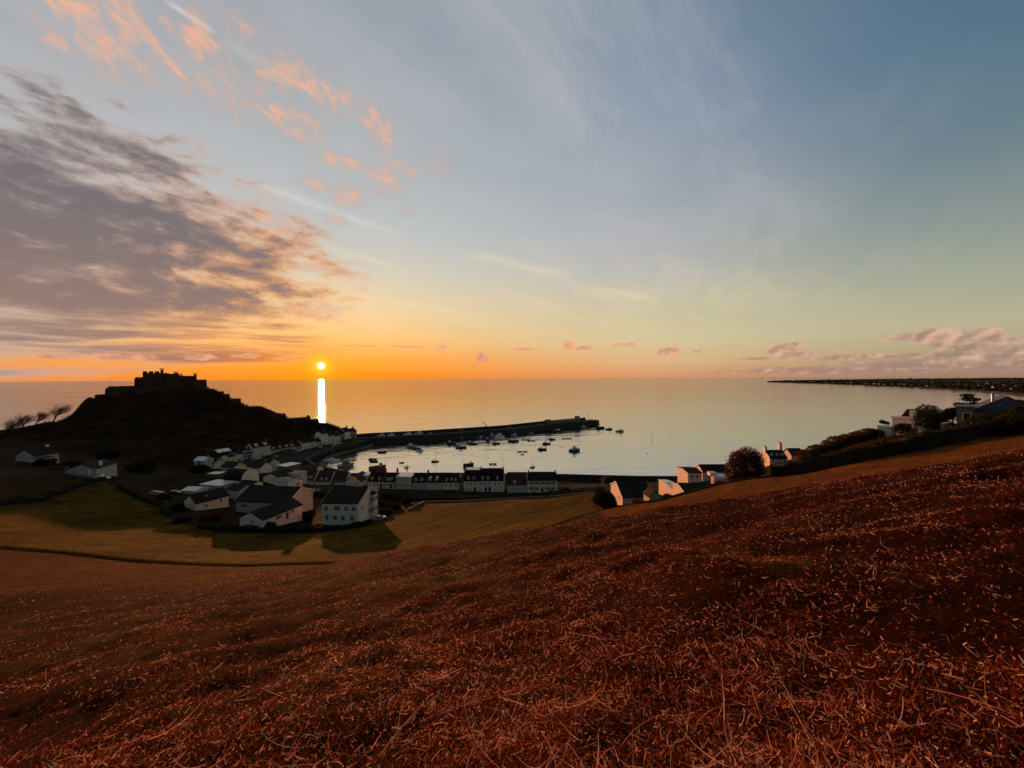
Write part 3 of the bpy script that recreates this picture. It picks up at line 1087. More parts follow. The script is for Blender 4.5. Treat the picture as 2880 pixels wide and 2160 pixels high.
# ------------------------------------------------------------------ builders: boats
def hull_mesh(L, B, H, stern=0.78, full=0.35, flare=0.15):
    st_, rows = 9, []
    for i in range(st_):
        t = i / (st_ - 1)
        b = B / 2 * (stern + (1 - stern) * min(1, t / full)) * (1 - max(0, (t - full) / (1 - full)) ** 2.4) if t < 1 else 0.02
        b = max(b, 0.03)
        sheer = H * (1 + flare * 1.6 * t * t)
        x = -L / 2 + L * t
        rows.append([(x, -b, sheer), (x - 0.03 * L * (t > 0.9), -b * 0.86, 0.12), (x - 0.06 * L * (t > 0.8), -b * 0.45, -0.35), (x - 0.06 * L * (t > 0.8), b * 0.45, -0.35), (x - 0.03 * L * (t > 0.9), b * 0.86, 0.12), (x, b, sheer)])
    return rows


def add_hull(root, L, B, H, mat, deck, open_=False, stripe=None, **k):
    rows = hull_mesh(L, B, H, **k)
    m = MB()
    n = len(rows)
    vs = [p for r in rows for p in r]
    fs = []
    for i in range(n - 1):
        for j in range(5):
            fs.append((i * 6 + j, i * 6 + j + 1, (i + 1) * 6 + j + 1, (i + 1) * 6 + j))
    fs.append((0, 5, 4, 3, 2, 1))
    m.add(vs, fs)
    h = m.build('hull', mat, root, smooth=False)
    m = MB()
    dz = -0.45 * H if open_ else -0.10
    vs, fs = [], []
    for r in rows:
        k2 = 0.93
        vs += [(r[0][0], r[0][1] * k2, r[0][2] + dz), (r[5][0], r[5][1] * k2, r[5][2] + dz)]
    for i in range(n - 1):
        fs.append((2 * i, 2 * i + 1, 2 * i + 3, 2 * i + 2))
    m.add(vs, fs)
    m.build('deck', deck, root)
    m = MB()
    for i in range(n - 1):
        for j in (0, 5):
            a, b = rows[i][j], rows[i + 1][j]
            m.tube((a[0], a[1], a[2]), (b[0], b[1], b[2]), 0.06, 0.06, 5)
    m.build('rubbing_strake', stripe or 'timber', h)
    return rows


def boat(label, pos, rz, L, kind='motor', hull='white_paint', deck='cream_paint', mast=0.0, group='boats moored in the harbour', stripe=None, cab='white_paint', cover=None):
    nm = {'motor': 'motor_boat', 'open': 'open_boat', 'yacht': 'sailing_yacht', 'fishing': 'fishing_boat', 'dinghy': 'dinghy', 'cruiser': 'cabin_cruiser', 'inflatable': 'inflatable_boat'}[kind]
    r = thing(nm, label, 'boat', (pos[0], pos[1], 0.0), rz, group)
    B = L * {'motor': 0.36, 'open': 0.36, 'yacht': 0.30, 'fishing': 0.36, 'dinghy': 0.42, 'cruiser': 0.36, 'inflatable': 0.42}[kind]
    H = {'motor': 0.14 * L, 'open': 0.13 * L, 'yacht': 0.12 * L, 'fishing': 0.18 * L, 'dinghy': 0.14 * L, 'cruiser': 0.16 * L, 'inflatable': 0.12 * L}[kind]
    rows = add_hull(r, L, B, H, hull, deck, kind in ('open', 'dinghy', 'inflatable'), stripe, flare=0.28 if kind == 'fishing' else 0.15)
    def cabin(x0, x1, bw, hh, rake=0.35, z0=H * 0.9, mat=cab):
        m = MB()
        zt = z0 + hh
        m.add([(x0, -bw, z0), (x1, -bw * 0.85, z0), (x1, bw * 0.85, z0), (x0, bw, z0), (x0, -bw * 0.92, zt), (x1 - rake * hh, -bw * 0.75, zt), (x1 - rake * hh, bw * 0.75, zt), (x0, bw * 0.92, zt)],
              [(3, 2, 1, 0), (4, 5, 6, 7), (0, 1, 5, 4), (1, 2, 6, 5), (2, 3, 7, 6), (3, 0, 4, 7)])
        m.box(((x0 + x1 - rake * hh) / 2 - 0.05, 0, zt + 0.05), (x1 - x0 - rake * hh + 0.35, bw * 1.9, 0.08))
        c = m.build('cabin', mat, r)
        m = MB()
        e = 0.02
        for sy in (-1, 1):
            ya, yb = bw * (1 - 0.08 * 0.55), bw * (1 - 0.08 * 0.9)
            xa, xb = x0 + 0.15 * (x1 - x0), x1 - rake * hh - 0.12 * (x1 - x0)
            fa, fb = 0.55, 0.92
            def yy(x, f):
                t = (x - x0) / (x1 - x0)
                lo, hi = bw * (1 - 0.15 * t), bw * (0.92 - 0.17 * t)
                return sy * (lo + (hi - lo) * f + e)
            vs = [(xa, yy(xa, fa), z0 + hh * fa), (xb, yy(xb, fa), z0 + hh * fa), (xb, yy(xb, fb), z0 + hh * fb), (xa, yy(xa, fb), z0 + hh * fb)]
            m.add(vs, [(0, 1, 2, 3) if sy < 0 else (3, 2, 1, 0)])
        xf = lambda f: x1 - rake * hh * f + e
        m.add([(xf(0.5), -bw * 0.72, z0 + hh * 0.5), (xf(0.5), bw * 0.72, z0 + hh * 0.5), (xf(0.92), bw * 0.68, z0 + hh * 0.92), (xf(0.92), -bw * 0.68, z0 + hh * 0.92)], [(0, 1, 2, 3)])
        m.build('cabin_window', 'window_glass', c)
        return zt
    if kind == 'motor':
        zt = cabin(-0.05 * L, 0.26 * L, B * 0.34, 0.16 * L)
        m = MB()
        m.tube((0.28 * L, 0, H * 1.1), (0.46 * L, 0, H * 1.35), 0.03)
        for sy in (-1, 1):
            m.tube((0.05 * L, sy * B * 0.42, H * 1.0), (0.05 * L, sy * B * 0.42, H + 0.6), 0.025)
            m.tube((0.05 * L, sy * B * 0.42, H + 0.6), (0.45 * L, 0, H * 1.3 + 0.5), 0.025)
        m.build('rail', 'steel', r)
        m = MB()
        m.box((-0.53 * L, 0, H * 0.75), (0.35, 0.4, 0.9))
        m.build('outboard_motor', 'dark_paint', r)
    elif kind == 'cruiser':
        cabin(-0.22 * L, 0.28 * L, B * 0.38, 0.15 * L)
        cabin(-0.12 * L, 0.10 * L, B * 0.30, 0.12 * L, 0.4, H * 0.9 + 0.15 * L + 0.09)
        m = MB()
        m.tube((-0.1 * L, 0, H + 0.28 * L), (-0.1 * L, 0, H + 0.42 * L), 0.04)
        m.build('aerial_mast', 'steel', r)
    elif kind == 'fishing':
        cabin(0.10 * L, 0.30 * L, B * 0.30, 0.22 * L, 0.12)
        m = MB()
        for sy in (-1, 1):
            m.tube((-0.42 * L, sy * B * 0.34, H * 0.8), (-0.40 * L, sy * B * 0.30, H + 0.26 * L), 0.06)
        m.tube((-0.40 * L, -B * 0.30, H + 0.26 * L), (-0.40 * L, B * 0.30, H + 0.26 * L), 0.06)
        m.build('gantry', 'steel', r)
        m = MB()
        m.box((-0.12 * L, 0, H * 0.95), (0.16 * L, B * 0.4, 0.12 * L))
        m.build('fish_box', 'blue_paint', r)
    elif kind == 'open':
        m = MB()
        for x in (-0.28, -0.02, 0.2):
            m.box((x * L, 0, H * 0.8), (0.05 * L, B * 0.86, 0.06))
        m.build('thwart', 'timber', r)
        m = MB()
        m.box((0.02 * L, 0, H * 1.15), (0.12 * L, B * 0.3, 0.12 * L))
        m.build('console', cab, r)
        m = MB()
        m.box((-0.52 * L, 0, H * 0.85), (0.3, 0.36, 0.9))
        m.build('outboard_motor', 'dark_paint', r)
    elif kind in ('dinghy', 'inflatable'):
        m = MB()
        for x in (-0.2, 0.12):
            m.box((x * L, 0, H * 0.8), (0.08 * L, B * 0.84, 0.05))
        m.build('thwart', 'timber', r)
        if kind == 'inflatable':
            m = MB()
            for i in range(8):
                for j in (0, 5):
                    a, b = rows[i][j], rows[i + 1][j]
                    m.tube(a, b, 0.24, 0.24, 8)
            m.build('float_tube', 'lead_grey', r)
    elif kind == 'yacht':
        cabin(-0.12 * L, 0.22 * L, B * 0.28, 0.06 * L, 0.8)
    if cover:
        m = MB()
        m.prism([(-B * 0.40, H * 0.98), (B * 0.40, H * 0.98), (0, H + 0.08 * L)], -0.46 * L, -0.06 * L, 'x')
        m.build('canvas_cover', cover, r)
    if mast:
        m = MB()
        mx = 0.08 * L
        m.tube((mx, 0, H * 0.8), (mx, 0, mast), 0.09, 0.055, 6)
        mo = m.build('mast', 'steel', r)
        m = MB()
        m.tube((mx, -0.55, mast * 0.62), (mx, 0.55, mast * 0.62), 0.03)
        m.build('spreader', 'steel', mo)
        m = MB()
        for p in ((0.48 * L, 0), (-0.48 * L, 0), (mx, B * 0.45), (mx, -B * 0.45)):
            m.tube((p[0], p[1], H), (mx, 0, mast * 0.97), 0.012, 0.012, 3, cap=False)
        m.build('rigging', 'steel', r)
        if kind == 'yacht':
            m = MB()
            m.tube((mx, 0, H + 1.0), (-0.36 * L, 0, H + 0.95), 0.06)
            bo = m.build('boom', 'steel', r)
            m = MB()
            m.tube((mx - 0.1, 0, H + 1.18), (-0.34 * L, 0, H + 1.1), 0.17, 0.10, 7)
            m.build('furled_sail', 'sailcloth', bo)
    return r


def pontoon(label, pos, rz, L, B=2.2):
    r = thing('mooring_pontoon', label, 'pontoon', (pos[0], pos[1], 0.0), rz, 'mooring pontoons')
    m = MB()
    m.box((0, 0, 0.50), (L, B, 0.16))
    m.build('deck', 'pontoon_deck', r)
    for k in range(max(2, int(L / 3))):
        m = MB()
        x = -L / 2 + L * (k + 0.5) / max(2, int(L / 3))
        m.box((x, 0, 0.05), (1.6, B * 0.9, 0.74))
        m.build('float', 'lead_grey', r)
    for k in (-1, 1):
        m = MB()
        m.tube((k * L * 0.46, 0, 0.58), (k * L * 0.46, 0, 0.9), 0.10)
        m.build('bollard', 'dark_paint', r)
    return r


# ------------------------------------------------------------------ builders: cars
def car_meshes():
    if 'car' in _cache:
        return _cache['car']
    m = MB()
    prof = [(-2.1, 0.35), (-2.12, 0.75), (-2.0, 0.92), (-1.05, 0.98), (0.85, 0.98), (1.95, 0.86), (2.12, 0.68), (2.1, 0.35)]
    m.prism(prof, -0.86, 0.86, 'y')
    m.add([(-1.75, -0.80, 0.96), (0.95, -0.80, 0.96), (0.95, 0.80, 0.96), (-1.75, 0.80, 0.96), (-1.35, -0.66, 1.46), (0.15, -0.66, 1.46), (0.15, 0.66, 1.46), (-1.35, 0.66, 1.46)],
          [(4, 5, 6, 7), (0, 1, 5, 4), (1, 2, 6, 5), (2, 3, 7, 6), (3, 0, 4, 7)])
    body = m.mesh('body', 'car_paint')
    m = MB()
    for sy in (-1, 1):
        q = [(-1.45, sy * 0.795, 1.03), (0.66, sy * 0.795, 1.03), (0.05, sy * 0.700, 1.38), (-1.22, sy * 0.700, 1.38)]
        m.add(q, [(0, 1, 2, 3) if sy < 0 else (3, 2, 1, 0)])
    m.add([(0.90, -0.70, 1.02), (0.90, 0.70, 1.02), (0.22, 0.60, 1.44), (0.22, -0.60, 1.44)], [(0, 1, 2, 3)])
    m.add([(-1.72, 0.70, 1.02), (-1.72, -0.70, 1.02), (-1.40, -0.60, 1.42), (-1.40, 0.60, 1.42)], [(0, 1, 2, 3)])
    glass_ = m.mesh('window', 'window_glass')
    m = MB()
    m.tube((0, -0.11, 0), (0, 0.11, 0), 0.33, 0.33, 12)
    wheel = m.mesh('wheel', 'rubber')
    _cache['car'] = (body, glass_, wheel)
    return _cache['car']


def car(label, pos, rz, group='parked cars', name='parked_car'):
    b, g, w = car_meshes()
    r = thing(name, label, 'car', pos, rz, group)
    link('body', b, r)
    link('window', g, r)
    for x in (-1.3, 1.3):
        for y in (-0.78, 0.78):
            link('wheel', w, r, (x, y, 0.33))
    return r


# ------------------------------------------------------------------ builders: plants
def cards(P, size, rng, flat=0.0):
    """one small leaf-shaped quad at each point"""
    n = len(P)
    size = np.broadcast_to(size, (n,))
    a = rng.normal(size=(n, 3))
    a[:, 2] *= (1 - flat)
    a /= np.linalg.norm(a, axis=1)[:, None]
    b = rng.normal(size=(n, 3))
    b -= (b * a).sum(1)[:, None] * a
    b /= np.linalg.norm(b, axis=1)[:, None]
    u, v = a * size[:, None], b * (size * 0.55)[:, None]
    V = np.stack([P - u, P + v * 0.9 - u * 0.1, P + u, P - v * 0.9 + u * 0.15], 1).reshape(-1, 3)
    F = np.arange(4 * n).reshape(n, 4)
    return V, F


def crown_points(blobs, n, rng, shell=0.62):
    """points spread through a heap of ellipsoids, thicker towards their skins, thin in the gaps"""
    vol = np.array([b[3] * b[4] * b[5] for b in blobs])
    k = rng.choice(len(blobs), size=n, p=vol / vol.sum())
    bl = np.array([b[:6] for b in blobs])[k]
    d = rng.normal(size=(n, 3))
    d /= np.linalg.norm(d, axis=1)[:, None]
    r = shell + (1 - shell) * rng.random(n) ** 0.6
    r *= 1 + 0.16 * rng.normal(size=n) * (rng.random(n) < 0.25)
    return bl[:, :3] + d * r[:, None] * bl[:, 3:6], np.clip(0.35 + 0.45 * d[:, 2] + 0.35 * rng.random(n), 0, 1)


def tree(name, label, cat, base, blobs, n, size, leaf, trunk=None, group=None, seed=1, core=True, shell=0.62):
    """trunk and limbs under a crown of leaf clumps; blobs are ellipsoids relative to the base"""
    rng = np.random.default_rng(seed)
    r = thing(name, label, cat, base, 0.0, group)
    m = MB()
    if trunk:
        th, tr_ = trunk
        top = Vector((0, 0, th))
        m.tube((0, 0, -1.0), top, tr_, tr_ * 0.7, 8)
        for b in blobs:
            c = Vector(b[:3])
            mid = top.lerp(c, 0.5) + Vector(rng.normal(size=3) * 0.2)
            m.tube(top, mid, tr_ * 0.55, tr_ * 0.35, 6)
            m.tube(mid, c, tr_ * 0.35, tr_ * 0.15, 5)
        m.build('trunk', 'bark', r)
    P, tone = crown_points(blobs, n, rng, shell)
    V, F = cards(P, size * (0.6 + 0.8 * rng.random(n)), rng)
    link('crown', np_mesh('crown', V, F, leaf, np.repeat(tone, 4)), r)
    return r


def auto_blobs(w, d, h, z0, k, seed, jit=0.5):
    rng = np.random.default_rng(seed)
    out = []
    for i in range(k):
        a = rng.random() * 2 * PI
        q = rng.random() ** 0.5 * 0.62
        zz = rng.random()
        s = 0.30 + 0.22 * rng.random()
        out.append((math.cos(a) * q * w / 2, math.sin(a) * q * d / 2, z0 + h * (0.22 + 0.56 * zz) * (1 - 0.25 * q), s * w * 0.62, s * d * 0.62, s * h * 0.66))
    return out


def shrub(label, base, w, h, seed, leaf='evergreen_leaf', group='garden shrubs', n=None, size=0.22, name='shrub'):
    bl = auto_blobs(w, w, h, 0, 6, seed)
    return tree(name, label, 'shrub', base, bl, n or int(260 * max(1, w * h / 6)), size, leaf, (h * 0.35, 0.10), group, seed)


def hedge(label, pts, width, height, leaf='hedge_leaf', dens=70, size=0.20, seed=3, name='hedge', h_var=0.25, cat='hedge'):
    """a clipped or shaggy hedge along pts (world x, y, ground z)"""
    rng = np.random.default_rng(seed)
    r = thing(name, label, cat, pts[0], 0.0)
    P, T = [], []
    m = MB()
    o = Vector(pts[0])
    for a, b in zip(pts[:-1], pts[1:]):
        a, b = Vector(a), Vector(b)
        L = (b - a).length
        n = int(L * dens)
        t = rng.random(n)
        side = rng.random(n)
        d = (b - a).normalized()
        nrm = np.array([-d.y, d.x, 0.0])
        hh = height * (1 + h_var * (vnoise(t * L + a.x, np.zeros(n), 2.2, seed) + 0.6 * vnoise(t * L + a.x, np.zeros(n), 0.8, seed + 1)) * 2)
        u = np.where(side < 0.5, rng.choice([-1, 1], n) * (0.42 + 0.14 * rng.random(n)), rng.random(n) - 0.5)
        z = np.where(side < 0.5, rng.random(n) * hh, hh * (0.86 + 0.2 * rng.random(n)))
        base = np.array(a)[None, :] * (1 - t[:, None]) + np.array(b)[None, :] * t[:, None]
        p = base + nrm[None, :] * (u * width * (1 - 0.25 * z / height))[:, None]
        p[:, 2] += z
        P.append(p)
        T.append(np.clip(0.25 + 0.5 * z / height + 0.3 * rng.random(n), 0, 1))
        mid = (a + b) / 2 - o
        vs = []
        for q in (a - o, b - o):
            for su, zz in ((-0.38, -1.0), (0.38, -1.0), (0.30, height * 0.78), (-0.30, height * 0.78)):
                vs.append((q.x + nrm[0] * su * width, q.y + nrm[1] * su * width, q.z + zz))
        m.add(vs, [(0, 1, 2, 3), (7, 6, 5, 4), (0, 4, 5, 1), (1, 5, 6, 2), (2, 6, 7, 3), (3, 7, 4, 0)])
    m.build('dark_filler', 'bark', r)  # solid dark filler added inside the leaves to stop see-through
    P = np.concatenate(P) - np.array(o)[None, :]
    V, F = cards(P, size * (0.6 + 0.8 * rng.random(len(P))), rng)
    link('foliage', np_mesh('foliage', V, F, leaf, np.repeat(np.concatenate(T), 4)), r)
    return r


def bare_tree(label, base, H, lean, seed, group=None):
    """a leafless tree combed over by the wind"""
    rng = random.Random(seed)
    r = thing('windswept_tree', label, 'tree', base, 0.0, group)
    tr_, tw = MB(), MB()

    def grow(p, d, L, rad, depth):
        k = 3
        q = p
        for i in range(k):
            d = (d + Vector((rng.gauss(0, 0.15) + lean * 0.06, rng.gauss(0, 0.15), rng.gauss(0.05, 0.10)))).normalized()
            q2 = q + d * (L / k)
            (tr_ if depth < 2 else tw).tube(q, q2, rad, rad * 0.82, 5 if depth < 2 else 3, cap=False)
            rad = max(rad * 0.82, 0.03)
            q = q2
            if depth >= 4:
                continue
            for c in range(((2 if i < 2 else 3) if depth < 3 else 1) if depth else (0 if i < 1 else 2 + i)):
                a = rng.random() * 2 * PI
                sp = 0.75 + 0.3 * rng.random()
                nd = (d + Vector((math.cos(a) * sp + lean * 0.18, math.sin(a) * sp, rng.gauss(0.22, 0.25)))).normalized()
                grow(q, nd, L * (0.58 + 0.22 * rng.random()), max(rad * 0.60, 0.032), depth + 1)
    grow(Vector((0, 0, -0.5)), Vector((lean * 0.15, 0, 1)), H * 0.36, H * 0.030, 0)
    tr_.build('trunk', 'bark', r)
    tw.build('crown', 'bark', r)
    return r


def palm(label, base, H, seed):
    rng = random.Random(seed)
    r = thing('palm_tree', label, 'tree', base, 0.0)
    m = MB()
    p = Vector((0, 0, -0.5))
    for i in range(6):
        q = Vector((0.05 * i * rng.uniform(-1, 1), 0, H * (i + 1) / 6))
        m.tube(p, q, 0.24 - 0.012 * i, 0.23 - 0.012 * i, 8)
        p = q
    m.build('trunk', 'bark', r)
    for k in range(34):
        m = MB()
        a = rng.random() * 2 * PI
        e = rng.uniform(-0.4, 1.3)
        L = rng.uniform(1.8, 2.5)
        pts = []
        for i in range(6):
            t = i / 5
            ee = e - t * t * 0.9
            pts.append(Vector((math.cos(a) * math.cos(ee) * L * t, math.sin(a) * math.cos(ee) * L * t, math.sin(e) * L * t - 0.5 * t * t * L * 0.5)) + p)
        sd_ = Vector((-math.sin(a), math.cos(a), 0))
        vs, fs = [], []
        for i, q in enumerate(pts):
            w = 0.16 * math.sin(PI * min(1, 0.12 + i / 5.6)) + 0.01
            vs += [q - sd_ * w - Vector((0, 0, w * 0.5)), q, q + sd_ * w - Vector((0, 0, w * 0.5))]
        for i in range(5):
            fs += [(3 * i, 3 * i + 1, 3 * i + 4, 3 * i + 3), (3 * i + 1, 3 * i + 2, 3 * i + 5, 3 * i + 4)]
        m.add(vs, fs)
        m.build('frond', 'palm_leaf', r)
    return r


def pole(label, base, H, arms=True, name='telegraph_pole', cat='pole', mat='timber', rad=0.13):
    r = thing(name, label, cat, base)
    m = MB()
    m.tube((0, 0, -1), (0, 0, H), rad, rad * 0.75, 8)
    m.build('shaft', mat, r)
    if arms:
        m = MB()
        m.box((0, 0, H - 0.5), (1.5, 0.1, 0.12))
        m.build('crossarm', mat, r)
    return r

# ------------------------------------------------------------------ castle on its hill
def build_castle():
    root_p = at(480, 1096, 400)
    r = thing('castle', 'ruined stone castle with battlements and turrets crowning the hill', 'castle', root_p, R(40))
    inv = Matrix.Rotation(R(-40), 3, 'Z')
    eye = inv @ (CAM - root_p)

    def rel(x, y, D):
        return inv @ (at(x, y, D) - root_p)

    def on(x, y, yl):
        """where the line of sight of a pixel meets the castle's own plane at depth yl"""
        d = inv @ ray(x, y)
        return eye + d * ((yl - eye.y) / d.y)

    def block(name, x0, x1, yt, yb, D, depth, merlon=0.0, batter=0.0, mh=1.3):
        yl = rel((x0 + x1) / 2, yt, D).y
        a, b = on(x0, yt, yl), on(x1, yt, yl)
        zb = on((x0 + x1) / 2, yb, yl).z - 4
        zt = (a.z + b.z) / 2
        m = MB()
        f = batter
        m.add([(a.x - f, a.y - f, zb), (b.x + f, b.y - f, zb), (b.x + f, b.y + depth, zb), (a.x - f, a.y + depth, zb), (a.x, a.y, zt), (b.x, b.y, zt), (b.x, b.y + depth, zt), (a.x, a.y + depth, zt)],
              [(3, 2, 1, 0), (4, 5, 6, 7), (0, 1, 5, 4), (1, 2, 6, 5), (2, 3, 7, 6), (3, 0, 4, 7)])
        o = m.build(name, 'castle_stone', r)
        if merlon:
            w = b.x - a.x
            n = max(1, int(w / merlon))
            for k in range(n):
                x = a.x + w * (k + 0.5) / n
                for yy in (a.y + 0.45, a.y + depth - 0.45):
                    q = MB()
                    q.box((x, yy, zt + mh / 2 + 0.002), (w / n * 0.58, 0.85, mh))
                    q.build('merlon', 'castle_stone', o)
        return o

    def loop(o, x, y, D, w=0.5, h=1.3):
        p = rel(x, y, D)
        q = MB()
        q.box((p.x, p.y - 0.03, p.z), (w, 0.10, h))
        q.build('arrow_loop', 'dark_paint', o)

    k = block('keep', 401, 474, 1049, 1080, 402, 24)
    for x in (408, 425, 442):
        a = rel(x, 1049, 402)
        q = MB()
        q.box((a.x, a.y + 0.6, a.z + 0.9), (3.4, 1.1, 1.8))
        q.build('merlon', 'castle_stone', k)
    for (x, y) in ((415, 1060), (432, 1058), (455, 1062), (440, 1070), (466, 1072)):
        loop(k, x, y, 402)
    k2 = block('keep', 470, 545, 1057, 1080, 403, 22)
    block('keep', 472, 505, 1051, 1060, 406, 14)
    for (x, y) in ((480, 1066), (497, 1070), (515, 1068), (532, 1072)):
        loop(k2, x, y, 403)
    block('tower', 378, 402, 1064, 1092, 400, 16, 2.6, 0.4)
    e = block('tower', 544, 581, 1067.5, 1092, 399, 20, 0, 0.4)
    loop(e, 560, 1078, 399)
    # turrets and chimney stacks with capped heads
    for (x0, x1, yt, yb, D) in ((451, 459.5, 1039, 1050, 408), (489, 500, 1048, 1056, 408), (507, 510.5, 1050, 1060, 406), (511, 514, 1054, 1060, 405), (545, 553, 1052, 1068, 407)):
        o = block('turret', x0, x1, yt, yb, D, 4)
        yl = rel((x0 + x1) / 2, yt, D).y
        a, b = on(x0, yt, yl), on(x1, yt, yl)
        if x1 - x0 > 5:
            for sx in (a.x + 0.3, b.x - 0.3):
                for sy in (a.y + 0.3, a.y + 3.7):
                    q = MB()
                    q.box((sx, sy, a.z + 0.35), (0.4, 0.4, 0.7))
                    q.build('post', 'castle_stone', o)
            q = MB()
            q.box(((a.x + b.x) / 2, a.y + 2, a.z + 0.7 + 0.22), (b.x - a.x + 1.3, 5.2, 0.42))
            q.build('cap', 'castle_stone', o)
    # middle and lower wards
    block('curtain_wall', 300, 380, 1089, 1124, 396, 20, 4.6, 1.2, 1.1)
    block('curtain_wall', 330, 385, 1085.5, 1110, 404, 8)
    block('bastion', 267, 302, 1110, 1134, 393, 20, 0, 1.0)
    block('bastion', 296, 306, 1093, 1124, 395.5, 14, 0, 1.0)
    block('curtain_wall', 380, 588, 1090, 1104, 395, 4, 0, 0.6)
    block('bastion', 628, 646, 1108, 1126, 391, 10, 0, 0.5)
    block('bastion', 646, 677, 1121, 1142, 387, 12, 0, 0.8)
    block('curtain_wall', 588, 630, 1101, 1116, 392, 3, 0, 0.3)
    block('curtain_wall', 702, 738, 1144, 1156, 381, 10, 0, 0.8)
    g = block('gatehouse', 786, 805, 1167, 1186, 373, 6, 2.4, 0.4, 1.4)
    loop(g, 795, 1176, 373, 0.8, 1.6)
    block('curtain_wall', 806, 873, 1174.5, 1190, 370, 5, 0, 0.5)
    block('curtain_wall', 875, 897, 1179, 1192, 364, 4, 0, 0.5)
    block('curtain_wall', 740, 786, 1163, 1180, 376, 3, 0, 0.4)
    block('tower', 866, 872.5, 1172, 1188, 369, 6, 2.0, 0.3)
    for (x, yt, yb) in ((826, 1167, 1176), (854, 1166, 1176)):
        t = MB()
        a, b = rel(x, yt, 371), rel(x, yb, 371)
        t.tube(b, a, 0.14, 0.10, 5)
        t.build('lightning_rod', 'steel', r)
    p = MB()
    a, b = rel(312, 1066, 399), rel(312, 1092, 399)
    p.tube((a.x, a.y, b.z - 1), (a.x, a.y, a.z), 0.12, 0.07, 6)
    p.build('flagpole', 'white_paint', r)
    # round drum tower on the near slope
    q = MB()
    c = rel(590, 1100, 392)
    q.lathe([(4.6, c.z - 9), (4.0, c.z + 1.2), (4.25, c.z + 1.3), (4.25, c.z + 2.3), (0.1, c.z + 2.3)], 18, 0, (c.x, c.y + 4))
    q.build('drum_tower', 'castle_stone', r)


build_castle()

# ------------------------------------------------------------------ pier
PIER = [Vector((-140, 343, 0)), Vector((-129, 350, 0)), Vector((-81, 366, 0)), Vector((-6, 402, 0)), Vector((42, 441, 0)), Vector((99, 479, 0))]
DECK = 5.7


def pier_normals(pts):
    out = []
    for i in range(len(pts)):
        a, b = pts[max(0, i - 1)], pts[min(len(pts) - 1, i + 1)]
        d = (b - a).normalized()
        out.append(Vector((-d.y, d.x, 0)))
    return out


def strip(name, mat, off0, off1, z0, z1, parent, pts=PIER, bat=0.0):
    nn = pier_normals(pts)
    m = MB()
    vs, fs = [], []
    for p, n in zip(pts, nn):
        a, b = p + n * off0, p + n * off1
        vs += [(a.x - n.x * bat, a.y - n.y * bat, z0), (a.x, a.y, z1), (b.x, b.y, z1), (b.x + n.x * bat, b.y + n.y * bat, z0)]
    k = len(pts)
    for i in range(k - 1):
        for j in range(4):
            a, b = i * 4 + j, i * 4 + (j + 1) % 4
            fs.append((a, a + 4, b + 4, b))
    fs += [(0, 1, 2, 3), (4 * k - 1, 4 * k - 2, 4 * k - 3, 4 * k - 4)]
    m.add(vs, fs)
    return m.build(name, mat, parent)


pier = thing('stone_pier', 'long dark stone pier curving round the harbour with a high outer parapet', 'pier', (0, 0, 0))
strip('harbour_wall', 'wet_stone', 0.0, 13.0, -7.0, DECK, pier, bat=0.6)
strip('deck', 'asphalt', 0.9, 10.6, DECK - 0.2, DECK + 0.06, pier)
strip('coping', 'wet_stone', 0.0, 0.85, DECK - 0.1, DECK + 0.22, pier)
strip('parapet', 'wet_stone', 10.8, 13.0, DECK - 0.5, DECK + 3.1, pier)
m = MB()
hd_ = PIER[-1] + Vector((2.2, 9.4, 0))
m.lathe([(9.6, -7), (9.0, 4.6), (8.6, 5.5), (0.1, 5.5)], 20, 0, (hd_.x, hd_.y))
m.build('pier_head', 'wet_stone', pier)
for i in range(1, 5):                                       # ladders and mooring posts along the inner face
    for t in (0.2, 0.5, 0.8):
        p = PIER[i].lerp(PIER[min(i + 1, 5)], t)
        n = pier_normals(PIER)[i]
        m = MB()
        m.tube((p.x + n.x * 0.45, p.y + n.y * 0.45, DECK + 0.2), (p.x + n.x * 0.45, p.y + n.y * 0.45, DECK + 0.9), 0.22, 0.27, 8)
        m.build('bollard', 'dark_paint', pier)


def on_pier(px, off, z=DECK + 0.07):
    """a place on the deck, at photo column px and off metres in from the harbour edge"""
    k = ray(px, 1200)
    nn = pier_normals(PIER)
    for i in range(len(PIER) - 1):
        a, b = PIER[i] + nn[i] * off, PIER[i + 1] + nn[i + 1] * off
        ta, tb = a.x - a.y * k.x / k.y, b.x - b.y * k.x / k.y
        if ta * tb <= 0:
            t = ta / (ta - tb)
            p = a.lerp(b, t)
            d = (b - a)
            return Vector((p.x, p.y, z)), math.atan2(d.y, d.x)
    return Vector((PIER[-1].x, PIER[-1].y, z)), 0.6


